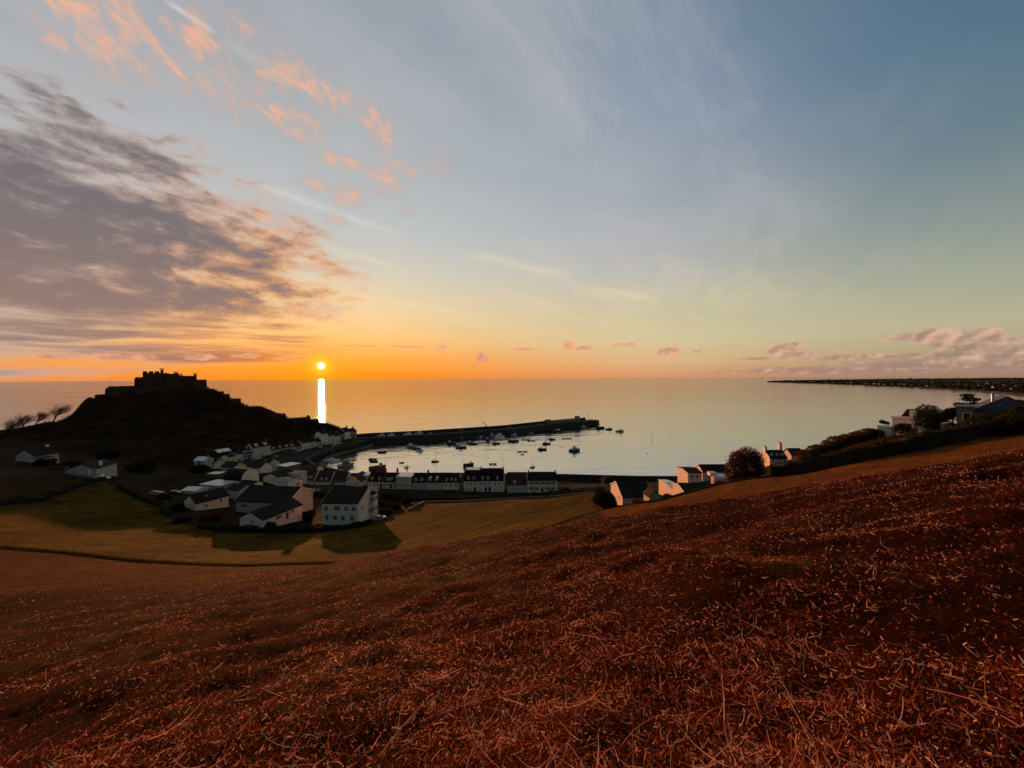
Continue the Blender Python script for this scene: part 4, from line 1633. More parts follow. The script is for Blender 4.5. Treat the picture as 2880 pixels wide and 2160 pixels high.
p0, a0 = on_pier(1539, 6)
p1, a1 = on_pier(1633, 6)
pl = (p1 - p0).length
house('pier_store', 'long low flat roofed building at the end of the pier', p0.lerp(p1, 0.5), pl, 5.5, 3.4, 0, math.atan2(p1.y - p0.y, p1.x - p0.x), 'granite', 'lead_grey', flat=True, foot=0.1, cat='building',
      wins=[('front', -pl / 2 + 3 + k * 4.5, 1.2, 1.2, 1.2, (2, 1)) for k in range(int(pl / 4.5))], doors=[('front', 0.6, 1.1, 2.1, 'blue_paint')])
q0, _a = on_pier(1545, 6)
house('pier_hut', 'small raised block on the landward end of the pier building', q0 + Vector((0, 0, 3.65)), 5.5, 4.6, 1.1, 0, math.atan2(p1.y - p0.y, p1.x - p0.x), 'granite', 'lead_grey', flat=True, foot=0.0, cat='hut')
q0, _a = on_pier(1627, 6)
house('lookout_hut', 'small glazed lookout on top of the pier head building', q0 + Vector((0, 0.5, 3.65)), 4.6, 4.2, 2.3, 0, math.atan2(p1.y - p0.y, p1.x - p0.x), 'timber', 'timber', flat=True, foot=0.0, cat='hut', over=0.6,
      wins=[('front', -1.1, 0.9, 1.6, 1.1, (2, 1)), ('front', 1.1, 0.9, 1.6, 1.1, (2, 1))])
bp = Vector((hd_.x - 5, hd_.y - 2, 5.5))
bc = thing('harbour_beacon', 'slim light mast standing on the very end of the pier', 'beacon', bp)
m = MB()
m.tube((0, 0, -0.05), (0, 0, 7.4), 0.22, 0.12, 8)
m.build('mast', 'white_paint', bc)
m = MB()
m.lathe([(0.5, 7.4), (0.5, 7.5), (0.36, 7.5), (0.36, 8.3), (0.5, 8.35), (0.1, 8.8)], 10)
m.build('lantern', 'lead_grey', bc)
for k in range(6):
    m = MB()
    m.box((0, -0.24, 0.8 + k * 1.0), (0.5, 0.14, 0.06))
    m.build('rung', 'steel', bc)
# leaning jib of the harbour crane
cp, ca = on_pier(1374, 3.0)
cr = thing('harbour_crane', 'dark pier crane with its jib leaning up to the left', 'crane', cp)
m = MB()
m.box((0, 0, 0.35), (2.6, 2.6, 0.7))
m.tube((0, 0, 0.7), (0, 0, 3.6), 0.75, 0.55, 10)
m.build('base', 'dark_paint', cr)
m = MB()
tip = at(1357, 1185, cp.y + 2) - cp
for s_ in (-0.35, 0.35):
    m.tube((s_, 0, 1.9), (tip.x + s_ * 0.2, tip.y, tip.z), 0.34, 0.16, 6)
for k in range(7):
    t = (k + 0.5) / 7
    m.tube((-0.35 * (1 - 0.6 * t) + tip.x * t, tip.y * t, 1.9 + (tip.z - 1.9) * t), (0.35 * (1 - 0.6 * t) + tip.x * (t + 0.05), tip.y * t, 1.9 + (tip.z - 1.9) * (t + 0.05)), 0.1)
m.build('jib', 'dark_paint', cr)
m = MB()
m.box((0.9, 0, 2.4), (1.2, 1.4, 1.5))
m.build('cab', 'dark_paint', cr)
m = MB()
m.tube((0.6, 0, 3.6), tip, 0.03, 0.03, 4)
m.build('stay_cable', 'steel', cr)
for (x, lab) in ((1297, 'white inverted V frame against the parapet, left of the crane'), (1432, 'white inverted V frame against the parapet, right of the crane')):
    q, a = on_pier(x, 9.6)
    f = thing('slipway_frame', lab, 'frame', q, a, 'white frames along the pier parapet')
    for s_ in (-1, 1):
        m = MB()
        m.tube((s_ * 2.0, 0, 0), (0, 0, 2.4), 0.13, 0.13, 6)
        m.build('leg', 'white_paint', f)

# ------------------------------------------------------------------ boats
def wat(x, y):
    p = atz(x, y, 0.0)
    return (p.x, p.y)


def blen(x, y, wpx):
    p = atz(x, y, 0.0)
    return wpx * p.y / FPX


# label, pixel x, waterline y, width in pixels, heading (deg), kind, hull, deck, mast(m), options
FLEET = [
    ('low pale launch lying in the dark shadow near the root of the pier', 1090, 1246, 20, 10, 'motor', 'white_paint', 'cream_paint', 0, {}),
    ('white runabout with raked windscreen under the pier wall', 1155, 1239, 24, -20, 'motor', 'white_paint', 'white_paint', 0, {}),
    ('broad pale cruiser with a tall thin mast beside the pier wall', 1188, 1235, 32, -8, 'cruiser', 'white_paint', 'cream_paint', 10.5, {}),
    ('small grey boat close under the middle of the pier wall', 1244, 1230, 18, 5, 'open', 'lead_grey', 'timber', 0, {}),
    ('small white day boat tied under the pier just right of the grey one', 1281, 1228, 18, -12, 'motor', 'white_paint', 'cream_paint', 0, {}),
    ('dark open boat lying alone in the left of the harbour', 1075, 1273, 22, 4, 'open', 'dark_paint', 'timber', 0, {}),
    ('rounded motor boat at the back of the tight cluster of three', 1157, 1257, 24, -150, 'motor', 'lead_grey', 'cream_paint', 0, {}),
    ('dark hulled boat in the middle of the tight cluster of three', 1171, 1263, 20, -12, 'motor', 'dark_paint', 'lead_grey', 0, {}),
    ('white sided boat at the front of the tight cluster of three', 1180, 1269, 20, -14, 'motor', 'white_paint', 'cream_paint', 0, {'cab': 'dark_paint'}),
    ('grey covered boat, the further of a close pair by the left roofs', 1049, 1293, 20, 8, 'open', 'lead_grey', 'timber', 0, {'cover': 'canvas_blue'}),
    ('black hulled boat, the nearer of a close pair by the left roofs', 1052, 1299, 20, 2, 'open', 'dark_paint', 'timber', 0, {}),
    ('tiny dinghy alone on the open water above the palm', 1130, 1302, 11, 25, 'dinghy', 'lead_grey', 'timber', 0, {}),
    ('dark stubby sailing boat with one bare mast above the terrace roofs', 1224, 1299, 19, 6, 'yacht', 'dark_paint', 'timber', 9.0, {}),
    ('dark wheelhouse boat at the left end of the chain of three', 1269, 1249, 22, -170, 'fishing', 'dark_paint', 'lead_grey', 0, {}),
    ('grey tender squeezed between the wheelhouse boat and the yacht', 1284, 1254, 17, -8, 'open', 'lead_grey', 'timber', 0, {}),
    ('long low yacht with a bare mast at the right end of the chain', 1297, 1260, 28, 3, 'yacht', 'dark_paint', 'cream_paint', 10.5, {}),
    ('stubby grey motor boat just behind a flat dark one', 1322, 1246, 18, 185, 'motor', 'lead_grey', 'cream_paint', 0, {}),
    ('flat dark skiff just in front of the stubby grey motor boat', 1331, 1250, 20, 2, 'open', 'dark_paint', 'timber', 0, {}),
    ('brown hulled motor boat moored left of the crane', 1351, 1233, 20, -4, 'motor', 'timber', 'lead_grey', 0, {}),
    ('small black work boat lying directly below the crane', 1370, 1239, 15, -70, 'fishing', 'dark_paint', 'lead_grey', 0, {}),
    ('pale fishing boat against the pier just right of the crane', 1388, 1228, 22, 170, 'fishing', 'lead_grey', 'cream_paint', 0, {}),
    ('bulky pale cruiser nosing in beside the fishing boat by the crane', 1405, 1231, 24, -160, 'cruiser', 'white_paint', 'cream_paint', 0, {}),
    ('brown cabin boat alone in the water below the bulky cruiser', 1394, 1248, 20, 178, 'motor', 'timber', 'cream_paint', 0, {}),
    ('pale dory hugging the pier with a mast behind it', 1446, 1226, 18, 4, 'motor', 'lead_grey', 'cream_paint', 0, {}),
    ('long double ended black boat with a tall mast in mid harbour', 1444, 1242, 28, 1, 'yacht', 'dark_paint', 'timber', 12.5, {}),
    ('low pale punt in the lee of the bend of the pier', 1494, 1220, 16, 12, 'open', 'lead_grey', 'timber', 0, {}),
    ('untidy black boat with gear above the tall white terrace', 1318, 1310, 26, 12, 'fishing', 'dark_paint', 'timber', 0, {}),
    ('dark cabin boat with a thin mast, the middle of three in a slanting line', 1536, 1249, 20, -170, 'motor', 'dark_paint', 'lead_grey', 9.0, {}),
    ('dark cabin boat, the lowest of three in a slanting line', 1524, 1265, 22, 184, 'motor', 'dark_paint', 'cream_paint', 0, {}),
    ('dark cabin boat, the topmost of three in a slanting line', 1552, 1237, 17, 176, 'motor', 'dark_paint', 'lead_grey', 0, {}),
    ('little pale sloop with a mast, nearest the shuttered white house', 1498, 1315, 13, 35, 'yacht', 'lead_grey', 'cream_paint', 6.6, {}),
    ('black and white motor boat below the pier head building', 1568, 1213, 20, 4, 'motor', 'dark_paint', 'white_paint', 0, {}),
    ('small boat tucked against the outer end of the pier', 1641, 1202, 13, -30, 'motor', 'lead_grey', 'white_paint', 0, {}),
    ('black fishing boat, first of three outside the pier head', 1688, 1205, 21, -172, 'fishing', 'dark_paint', 'lead_grey', 0, {}),
    ('black motor boat, second of three outside the pier head', 1713, 1208, 17, -6, 'motor', 'dark_paint', 'lead_grey', 0, {}),
    ('greyish motor boat, third and nearest of three outside the pier head', 1743, 1214, 20, -4, 'motor', 'lead_grey', 'cream_paint', 0, {}),
    ('sturdy dark blue cabin boat alone at the harbour mouth', 1616, 1268, 28, 6, 'cruiser', 'blue_paint', 'white_paint', 0, {}),
    ('long white yacht with a tall mast by the inner quay', 933, 1298, 40, 12, 'yacht', 'white_paint', 'cream_paint', 12.0, {'stripe': 'dark_paint'}),
    ('high sided dark motor cruiser with its stern to the village', 973, 1312, 31, 36, 'cruiser', 'lead_grey', 'cream_paint', 0, {'cab': 'lead_grey'}),
    ('little skiff at the foot of the pier steps', 1007, 1261, 13, 0, 'dinghy', 'lead_grey', 'timber', 0, {}),
    ('big red hulled fishing boat just beyond the terrace roofs on the left', 1062, 1320, 40, 14, 'fishing', 'red_paint', 'timber', 0, {}),
    ('tiny tender near the long flat pontoon', 1469, 1279, 9, 4, 'dinghy', 'dark_paint', 'timber', 0, {}),
]
for (lab, x, y, wpx, hd__, kind, hu, de, ma, opt) in FLEET:
    boat(lab, wat(x, y), R(hd__), blen(x, y, wpx) * (1.12 / max(0.75, abs(math.cos(R(hd__))))), kind, hu, de, ma, **opt)
for (lab, x, y, wpx, hd__) in [('narrow dark pontoon, the upper of two lying close together', 1479, 1236, 24, 2), ('narrow dark pontoon, the lower of two lying close together', 1494, 1241, 24, 4),
                               ('longest flat pontoon in mid harbour, tiny tender beside it', 1469, 1271, 31, 6), ('short thick pontoon above the tall white terrace', 1386, 1306, 22, 4),
                               ('thin pontoon by itself below the pier head', 1594, 1234, 28, 3)]:
    pontoon(lab, wat(x, y), R(hd__), blen(x, y, wpx))
for (lab, x, y, s_) in [('small dark mooring buoy outside the pier head', 1680, 1222, 0.7), ('small mooring buoy right of the marker post', 1884, 1222, 0.5), ('small dark mooring buoy above the gabled houses', 1822, 1276, 0.55),
                        ('small mooring buoy below the slanting line of boats', 1581, 1259, 0.5), ('small mooring buoy left of the chain of three boats', 1212, 1259, 0.5)]:
    p = wat(x, y)
    b = thing('mooring_buoy', lab, 'buoy', (p[0], p[1], 0))
    m = MB()
    m.lathe([(0.05, -s_ * 0.6), (s_ * 0.8, -s_ * 0.3), (s_, 0.05), (s_ * 0.75, s_ * 0.6), (0.05, s_ * 0.85)], 12)
    m.build('float', 'red_paint', b, True)
    m = MB()
    m.tube((0, 0, s_ * 0.8), (0, 0, s_ * 1.3), 0.07)
    m.build('ring_post', 'steel', b)
p = wat(1833, 1236)
mk = thing('marker_post', 'thin navigation post standing in the open bay right of the harbour', 'post', (p[0], p[1], 0))
m = MB()
m.tube((0, 0, -6), (0, 0, 4.6), 0.16, 0.12, 7)
m.build('shaft', 'timber', mk)
m = MB()
m.lathe([(0.35, 4.5), (0.35, 4.7), (0.05, 5.3)], 8)
m.build('topmark', 'dark_paint', mk)
p = atz(1724, 1067, 0)
boat('tiny dark vessel far out near the horizon', (p.x, p.y), 0.2, 15, 'fishing', 'dark_paint', 'lead_grey', 15, group='vessels at sea')
# boats and cars laid up on the pier deck
for (k, (x, kind, lab)) in enumerate([(1042, 'c', 'parked car furthest left on the pier deck, near the end house'), (1072, 'b', 'pale boat ashore on the pier, first from the end house'), (1100, 'b', 'pale boat ashore on the pier, second from the end house'),
                                 (1122, 'c', 'parked car on the pier between the laid up boats'), (1147, 'b', 'pale boat ashore on the pier, third from the end house'), (1178, 'b', 'long pale boat ashore on the pier, furthest from the end house'),
                                 (1210, 'c', 'parked car on the pier right of the laid up boats'), (1332, 'c', 'parked car on the pier deck left of the crane'), (1520, 'c', 'parked car where the pier bends')]):
    q, a = on_pier(x, 6.5 + (k % 2) * 1.2)
    if kind == 'c':
        car(lab, q, a + (0.1 if k % 2 else -0.08), 'cars on the pier', 'parked_car')
    else:
        b = boat(lab, (q.x, q.y), a + 0.15 * (k % 3 - 1), 7.0 if k < 4 else 8.5, 'motor', 'white_paint', 'cream_paint', 0, group='boats ashore on the pier')
        b.location.z = q.z + 0.38
        m = MB()
        for s_ in (-1.6, 1.6):
            m.box((s_, 0, -0.36), (0.3, 1.8, 0.06))
        m.build('cradle', 'timber', b)

# ------------------------------------------------------------------ the quay terrace under the castle
QA, QB = atz(630, 1303, 6.0), atz(1003, 1233, 6.0)
QDIR = (QB - QA).normalized()
QROT = math.atan2(QDIR.y, QDIR.x)


def q_at(px):
    k = ray(px, 1260)
    fa, fb = QA.x - QA.y * k.x / k.y, QB.x - QB.y * k.x / k.y
    t = fa / (fa - fb)
    return QA.lerp(QB, t)


def quay_house(label, x0, x1, ye, yr, wall, roof, nw=3, floors=2, dorm=(), chim=True, name='quay_house', d=8.0, dstyle='gable', doormat='dark_paint'):
    a, b = q_at(x0 + 0.15), q_at(x1 - 0.15)
    c = a.lerp(b, 0.5)
    w = (b - a).length - 0.06
    yb = 1303 + (1233 - 1303) * ((x0 + x1) / 2 - 630) / 373
    h = (yb - ye) * c.y / FPX
    rise = max(0.8, at((x0 + x1) / 2, yr, c.y + d * 0.25).z - c.z - h)
    wins, doors = [], []
    fh = h / floors
    for f in range(floors):
        for k in range(nw):
            u = -w / 2 + w * (k + 0.5) / nw
            if f == 0 and k == nw // 2:
                doors.append(('front', u, min(1.0, w / nw * 0.5), min(2.1, fh * 0.8), doormat))
            else:
                wins.append(('front', u, f * fh + fh * 0.30, min(1.0, w / nw * 0.5), fh * 0.50, (2, 2)))
    dm = [(-w / 2 + w * (k + 0.5) / max(1, len(dorm)), h + 0.35, min(1.7, w / max(1, len(dorm)) * 0.6), 1.25, dstyle) for k in range(len(dorm))]
    ch = [(w / 2 - 0.5, d / 2, h + rise * 0.8, 0.6, 1.1, rise * 0.2 + 1.2, 'red_brick')] if chim else []
    return house(name, label, c, w, d, h, rise, QROT, wall, roof, wins=wins, doors=doors, dorm=dm, chim=ch, gover=0.0, over=0.25)


quay_house('lowest white cottage at the left end of the quay terrace', 642, 662, 1285, 1278, 'white_render', 'slate', 4, 1)
quay_house('cream cottage with tall windows, second from the left on the quay', 662, 684, 1277, 1270, 'cream_render', 'slate', 4, 2)
quay_house('grey stone house with three little dormers left of the tall quay house', 684, 711, 1274, 1263, 'granite', 'slate', 4, 2, dorm=(1, 1, 1))
quay_house('tall four storey cream house with two white rounded dormers on the quay', 711, 761, 1256, 1244, 'cream_render', 'slate', 7, 4, dorm=(1, 1), dstyle='round')
quay_house('long grey quay building with a bright boxy dormer', 761, 800, 1263, 1251, 'grey_render', 'slate', 6, 2, dorm=(1, 1), dstyle='flat')
quay_house('grey quay house with plain dormers right of the long grey building', 800, 831, 1257, 1246, 'grey_render', 'slate', 5, 2, dorm=(1, 1), dstyle='flat')
quay_house('narrow brown house in the middle of the quay terrace', 831, 849, 1254, 1243, 'granite', 'slate', 3, 2)
quay_house('white quay house with tall sash windows, left half of a pair', 849, 869, 1245, 1236, 'white_render', 'slate', 3, 2)
quay_house('pale quay house with tall sash windows, right half of a pair', 869, 890, 1242, 1232, 'pink_render', 'slate', 3, 2)
quay_house('low grey quay house just left of the tall narrow white one', 890, 905, 1242, 1234, 'grey_render', 'slate', 2, 2)
quay_house('tall narrow white quay house with a white chimney', 905, 923, 1220, 1212, 'white_render', 'slate', 3, 3)
quay_house('pale blue quay house with a row of upper windows', 923, 942, 1225, 1217, 'pale_blue_render', 'slate', 4, 3)
quay_house('white quay house next before the brown one at the far end', 942, 956, 1226, 1219, 'white_render', 'slate', 3, 2)
quay_house('brown stone quay house left of the white gabled inn', 956, 970, 1220, 1209, 'granite', 'slate', 2, 2)
quay_house('white inn with two chimney stacks near the root of the pier', 970, 986, 1214, 1203, 'white_render', 'slate', 2, 3)
quay_house('dark brown end house where the quay meets the pier', 986, 1004, 1212, 1205, 'granite', 'slate', 3, 2)
p = at(632, 1281, 262)
house('quay_shed', 'pale sheet roofed shed behind the left end of the quay terrace', p, 8, 7, 2.6, 1.4, QROT, 'cream_render', 'pale_roofing', cat='shed', foot=4)
for (k, (x, off)) in enumerate([(668, 5), (700, 6), (714, 5), (757, 7), (826, 7), (852, 8), (884, 6), (925, 7), (942, 6)]):
    a = q_at(x)
    n = Vector((QDIR.y, -QDIR.x, 0))
    q = a + n * off
    car(['first', 'second', 'third', 'fourth', 'fifth', 'sixth', 'seventh', 'eighth', 'ninth'][k] + ' car from the left along the front of the quay terrace', (q.x, q.y, ground_z(q.x, q.y) - 0.02), QROT + (0.0 if k % 3 else PI / 2), 'cars along the quay')

# harbour quay edge
qw = thing('quay_wall', 'dark stone quay wall round the inner corner of the harbour', 'wall', (0, 0, 0))
QE = [Vector((-98, 226, 0)), Vector((-124, 243, 0)), Vector((-141, 262, 0)), Vector((-144, 285, 0)), Vector((-143, 305, 0)), Vector((-134, 325, 0)), Vector((-130, 348, 0))]
m = MB()
for a, b in zip(QE[:-1], QE[1:]):
    d = b - a
    m.box(((a.x + b.x) / 2, (a.y + b.y) / 2, 0.9), (d.length + 0.5, 1.6, 8.4), 0, math.atan2(d.y, d.x))
m.build('masonry', 'wet_stone', qw)
m = MB()
for a, b in zip(QE[:-1], QE[1:]):
    d = b - a
    m.box(((a.x + b.x) / 2, (a.y + b.y) / 2, 5.25), (d.length + 0.3, 1.9, 0.28), 0, math.atan2(d.y, d.x))
m.build('coping', 'wet_stone', qw)
sw = thing('sea_wall', 'low dark sea wall along the shore right of the shuttered house', 'wall', (0, 0, 0))
m = MB()
SWP = [Vector((-98, 226, 0)), Vector((-40, 226, 0)), Vector((30, 221, 0)), Vector((70, 216, 0)), Vector((120, 214, 0)), Vector((190, 222, 0))]
for a, b in zip(SWP[:-1], SWP[1:]):
    d = b - a
    m.box(((a.x + b.x) / 2, (a.y + b.y) / 2, 0.9), (d.length + 0.4, 1.2, 6.4), 0, math.atan2(d.y, d.x))
m.build('masonry', 'wet_stone', sw)
m = MB()
for a, b in zip(SWP[:-1], SWP[1:]):
    d = b - a
    m.box(((a.x + b.x) / 2, (a.y + b.y) / 2, 4.2), (d.length + 0.3, 1.5, 0.22), 0, math.atan2(d.y, d.x))
m.build('coping', 'wet_stone', sw)

# ------------------------------------------------------------------ the terrace on the coast road
ROWZ = 3.6


def row(label, x0, x1, yb, ye, yr, wall, roof='slate', up=(), low=(), dormers=(), door=None, chim=(), d=8.0, wu=(0.9, 1.3), wl=(0.9, 1.4), yu=None, yl=None, shutters=None, rz=0.0, dstyle='gable', flat=False, name='terraced_house', **kw):
    xc = (x0 + x1) / 2
    c = atz(xc, yb, ROWZ)
    s = c.y / FPX
    w = (x1 - x0) * s - 0.08
    h = (yb - ye) * s
    rise = 0 if flat else max(1.2, at(xc, yr, c.y + d / 2).z - c.z - h)
    wins = []
    for x in up:
        wins.append(('front', (x - xc) * s, (yb - (yu or (ye + 8))) * s - wu[1] / 2, wu[0], wu[1], (2, 2), shutters))
    for x in low:
        wins.append(('front', (x - xc) * s, (yb - (yl or (yb - 9))) * s - wl[1] / 2, wl[0], wl[1], (2, 2), shutters))
    doors = [('front', (x - xc) * s, 1.1, 2.1, 'dark_paint') for x in ([door] if isinstance(door, (int, float)) else (door or []))]
    dm = [((x - xc) * s, h + 0.45, 1.5 if len(q_) < 1 else q_[0], 1.3, dstyle) for (x, *q_) in [(t if isinstance(t, tuple) else (t,)) for t in dormers]]
    ch = [((x - xc) * s, d / 2, h + rise * 0.86, 0.7, 1.2, hh, mt) for (x, hh, mt) in chim]
    return house(name, label, c, w, d, h, rise, rz, wall, roof, wins=wins, doors=doors, dorm=dm, chim=ch, flat=flat, gover=0.0, over=0.25, **kw)


a8 = R(-8)
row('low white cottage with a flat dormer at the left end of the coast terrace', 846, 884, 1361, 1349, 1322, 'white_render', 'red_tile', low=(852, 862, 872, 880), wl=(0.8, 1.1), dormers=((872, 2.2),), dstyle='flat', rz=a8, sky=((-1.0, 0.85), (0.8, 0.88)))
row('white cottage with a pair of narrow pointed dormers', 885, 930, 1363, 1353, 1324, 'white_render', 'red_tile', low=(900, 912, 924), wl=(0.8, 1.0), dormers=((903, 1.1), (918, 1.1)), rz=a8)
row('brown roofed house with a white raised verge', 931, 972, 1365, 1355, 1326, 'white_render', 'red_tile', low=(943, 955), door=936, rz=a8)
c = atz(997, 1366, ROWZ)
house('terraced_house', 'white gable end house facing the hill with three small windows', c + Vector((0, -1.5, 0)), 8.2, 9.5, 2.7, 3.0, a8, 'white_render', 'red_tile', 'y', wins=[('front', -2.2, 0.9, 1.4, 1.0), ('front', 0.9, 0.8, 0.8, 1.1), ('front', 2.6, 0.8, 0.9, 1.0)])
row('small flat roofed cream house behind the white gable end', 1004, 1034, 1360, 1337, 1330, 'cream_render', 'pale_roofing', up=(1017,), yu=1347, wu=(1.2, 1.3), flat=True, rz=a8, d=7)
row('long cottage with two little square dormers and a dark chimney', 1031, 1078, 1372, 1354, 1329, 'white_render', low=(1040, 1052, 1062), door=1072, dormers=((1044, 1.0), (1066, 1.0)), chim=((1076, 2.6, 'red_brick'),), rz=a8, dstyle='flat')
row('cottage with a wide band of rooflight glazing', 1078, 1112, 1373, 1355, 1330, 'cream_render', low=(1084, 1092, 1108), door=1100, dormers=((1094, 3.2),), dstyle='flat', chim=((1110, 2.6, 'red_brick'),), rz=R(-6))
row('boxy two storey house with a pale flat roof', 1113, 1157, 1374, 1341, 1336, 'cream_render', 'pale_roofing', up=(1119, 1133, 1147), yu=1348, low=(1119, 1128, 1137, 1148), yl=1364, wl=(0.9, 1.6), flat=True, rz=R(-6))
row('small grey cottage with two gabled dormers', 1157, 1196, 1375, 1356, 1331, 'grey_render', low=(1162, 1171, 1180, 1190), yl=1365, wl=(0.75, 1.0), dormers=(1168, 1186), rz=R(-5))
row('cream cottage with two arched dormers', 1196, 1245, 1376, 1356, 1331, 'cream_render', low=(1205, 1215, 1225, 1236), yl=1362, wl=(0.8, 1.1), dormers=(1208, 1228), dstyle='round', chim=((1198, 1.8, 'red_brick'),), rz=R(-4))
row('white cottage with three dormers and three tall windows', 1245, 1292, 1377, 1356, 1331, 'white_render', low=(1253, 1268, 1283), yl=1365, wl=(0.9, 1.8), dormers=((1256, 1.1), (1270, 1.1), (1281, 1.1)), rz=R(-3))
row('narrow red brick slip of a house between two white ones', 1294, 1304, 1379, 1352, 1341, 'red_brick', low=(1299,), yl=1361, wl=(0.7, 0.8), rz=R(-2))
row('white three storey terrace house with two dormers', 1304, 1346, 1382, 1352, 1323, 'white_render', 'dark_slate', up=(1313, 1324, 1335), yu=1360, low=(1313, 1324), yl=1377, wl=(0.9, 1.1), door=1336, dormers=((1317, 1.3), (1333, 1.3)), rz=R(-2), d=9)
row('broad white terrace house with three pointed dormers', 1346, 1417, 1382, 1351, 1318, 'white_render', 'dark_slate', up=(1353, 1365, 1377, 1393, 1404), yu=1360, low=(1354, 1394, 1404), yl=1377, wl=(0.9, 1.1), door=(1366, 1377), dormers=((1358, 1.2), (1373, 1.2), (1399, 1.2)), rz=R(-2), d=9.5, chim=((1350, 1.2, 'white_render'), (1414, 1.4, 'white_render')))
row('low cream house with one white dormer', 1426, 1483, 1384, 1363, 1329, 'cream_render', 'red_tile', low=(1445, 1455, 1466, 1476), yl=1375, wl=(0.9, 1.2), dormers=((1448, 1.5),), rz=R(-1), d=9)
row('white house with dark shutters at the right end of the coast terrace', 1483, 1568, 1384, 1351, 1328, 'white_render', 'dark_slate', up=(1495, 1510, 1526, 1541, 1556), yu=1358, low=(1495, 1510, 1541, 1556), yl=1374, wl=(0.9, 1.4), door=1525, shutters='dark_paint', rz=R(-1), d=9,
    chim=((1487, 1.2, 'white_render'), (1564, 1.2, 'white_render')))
p = atz(1362, 1332, 11.0)
house('back_extension', 'pale flat roofed extension behind the broad white terrace', at(1330, 1331, 208), 9, 6, 1.6, 0, 0, 'white_render', 'pale_roofing', flat=True, foot=6, cat='building')
house('harbour_store', 'pale flat roofed store behind the right half of the broad terrace', at(1395, 1331, 210), 8, 6, 1.4, 0, 0, 'white_render', 'pale_roofing', flat=True, foot=6, cat='building')
palm('round headed palm behind the coast terrace on the left', at(1145, 1342, 214), 5.0, 3)
palm('ragged palm beside the narrow red brick house', at(1305, 1344, 206), 5.0, 5)
pole('thin flagpole behind the broad white terrace', at(1414, 1336, 212), 11.0, False, 'flagpole', 'pole', 'white_paint', 0.07)
pole('thin signal mast on the shore left of the round palm', at(1085, 1330, 205), 7.0, True, 'signal_mast', 'mast', 'white_paint', 0.06)

# ------------------------------------------------------------------ the village below the slope
V = at
house('village_house', 'white two storey house with a bay on its right gable', V(957, 1471, 119), 11.6, 15, 6.1, 3.0, R(-3), 'white_render', 'slate', over=0.25, gover=0.25, fascia='white_paint', foot=3,
      wins=[('front', -4.4, 3.9, 1.3, 1.3), ('front', -0.9, 3.8, 2.0, 1.5, (3, 2)), ('front', 1.9, 3.7, 1.2, 1.5), ('front', 4.3, 3.7, 1.2, 1.5), ('front', -4.2, 0.9, 1.1, 1.6), ('front', -1.6, 0.9, 1.3, 1.5), ('front', 0.9, 0.7, 1.2, 1.7), ('front', 3.7, 0.7, 1.1, 1.6),
            ('right', -4.6, 3.3, 1.0, 1.4), ('right', 0.2, 0.8, 1.6, 1.2)])
by = bpy.data.objects['village_house']
m = MB()
m.prism([(6.0, 8.2), (7.2, 8.9), (7.2, 11.4), (6.0, 12.1)], -2.5, 6.3, 'z')
bay = m.build('bay', 'white_render', by)
m = MB()
m.add([(5.9, 8.0, 6.3), (7.4, 8.8, 6.3), (7.4, 11.5, 6.3), (5.9, 12.3, 6.3), (5.9, 10.1, 7.4)], [(0, 1, 4), (1, 2, 4), (2, 3, 4), (0, 4, 3), (3, 2, 1, 0)])
m.build('bay_roof', 'slate', bay)
for z in (0.6, 3.8):
    place_window(bay, (7.2, 10.15, z), PI / 2, 1.9, 1.7, (3, 2))
    place_window(bay, (6.6, 8.55, z), R(30), 1.0, 1.7, (2, 2))
house('village_house', 'large slate roofed house with a peach coloured gable and chimney', V(735, 1447, 129), 19.0, 13.5, 4.3, 3.3, R(-8), 'grey_render', 'slate', fascia='white_paint', over=0.4, gover=0.45, foot=3.5,
      wins=[('front', -6.6, 2.0, 2.2, 1.3, (3, 1)), ('front', -1.2, 1.7, 1.0, 1.3), ('front', 2.4, 2.2, 1.0, 1.3)], chim=[(8.6, 7.4, 5.4, 1.2, 1.5, 4.0, 'peach_render')])
big = bpy.data.objects['village_house.001']
m = MB()
m.prism([(0.02, -3.4), (13.48, -3.4), (13.48, 4.28), (6.75, 7.55), (0.02, 4.28)], 9.5, 9.62, 'x')
m.build('gable_wall', 'peach_render', big, label='peach coloured gable wall')  # thin peach sheet over the grey gable end
m = MB()
m.tube((9.75, 13.2, -3), (9.75, 13.2, 4.2), 0.09)
m.build('drainpipe', 'red_paint', big)
house('bungalow', 'low slate roofed bungalow in front of the peach gabled house', V(706, 1484, 110), 8.4, 14.0, 2.5, 1.9, R(-16), 'white_render', 'slate', 'y', foot=3, over=0.35, wins=[('right', -1.5, 1.0, 2.0, 1.1, (3, 1)), ('right', 3.4, 1.0, 1.0, 1.1), ('front', 0.6, 1.2, 1.0, 1.0)],
      doors=[('right', 1.4, 0.9, 2.0, 'timber')])
house('cottage', 'small white cottage with one rooflight left of the large house', V(534, 1437, 130), 7.4, 10.0, 3.0, 2.3, R(-27), 'white_render', 'slate', 'y', foot=3, wins=[('right', -1.9, 0.9, 0.9, 1.1), ('right', 2.6, 1.2, 0.9, 1.3)])
co = bpy.data.objects['cottage']
m = MB()
m.add([(1.6, 3.6, 4.62), (2.4, 3.6, 4.13), (2.4, 4.5, 4.13), (1.6, 4.5, 4.62)], [(0, 1, 2, 3)])
m.build('rooflight', 'window_glass', co)


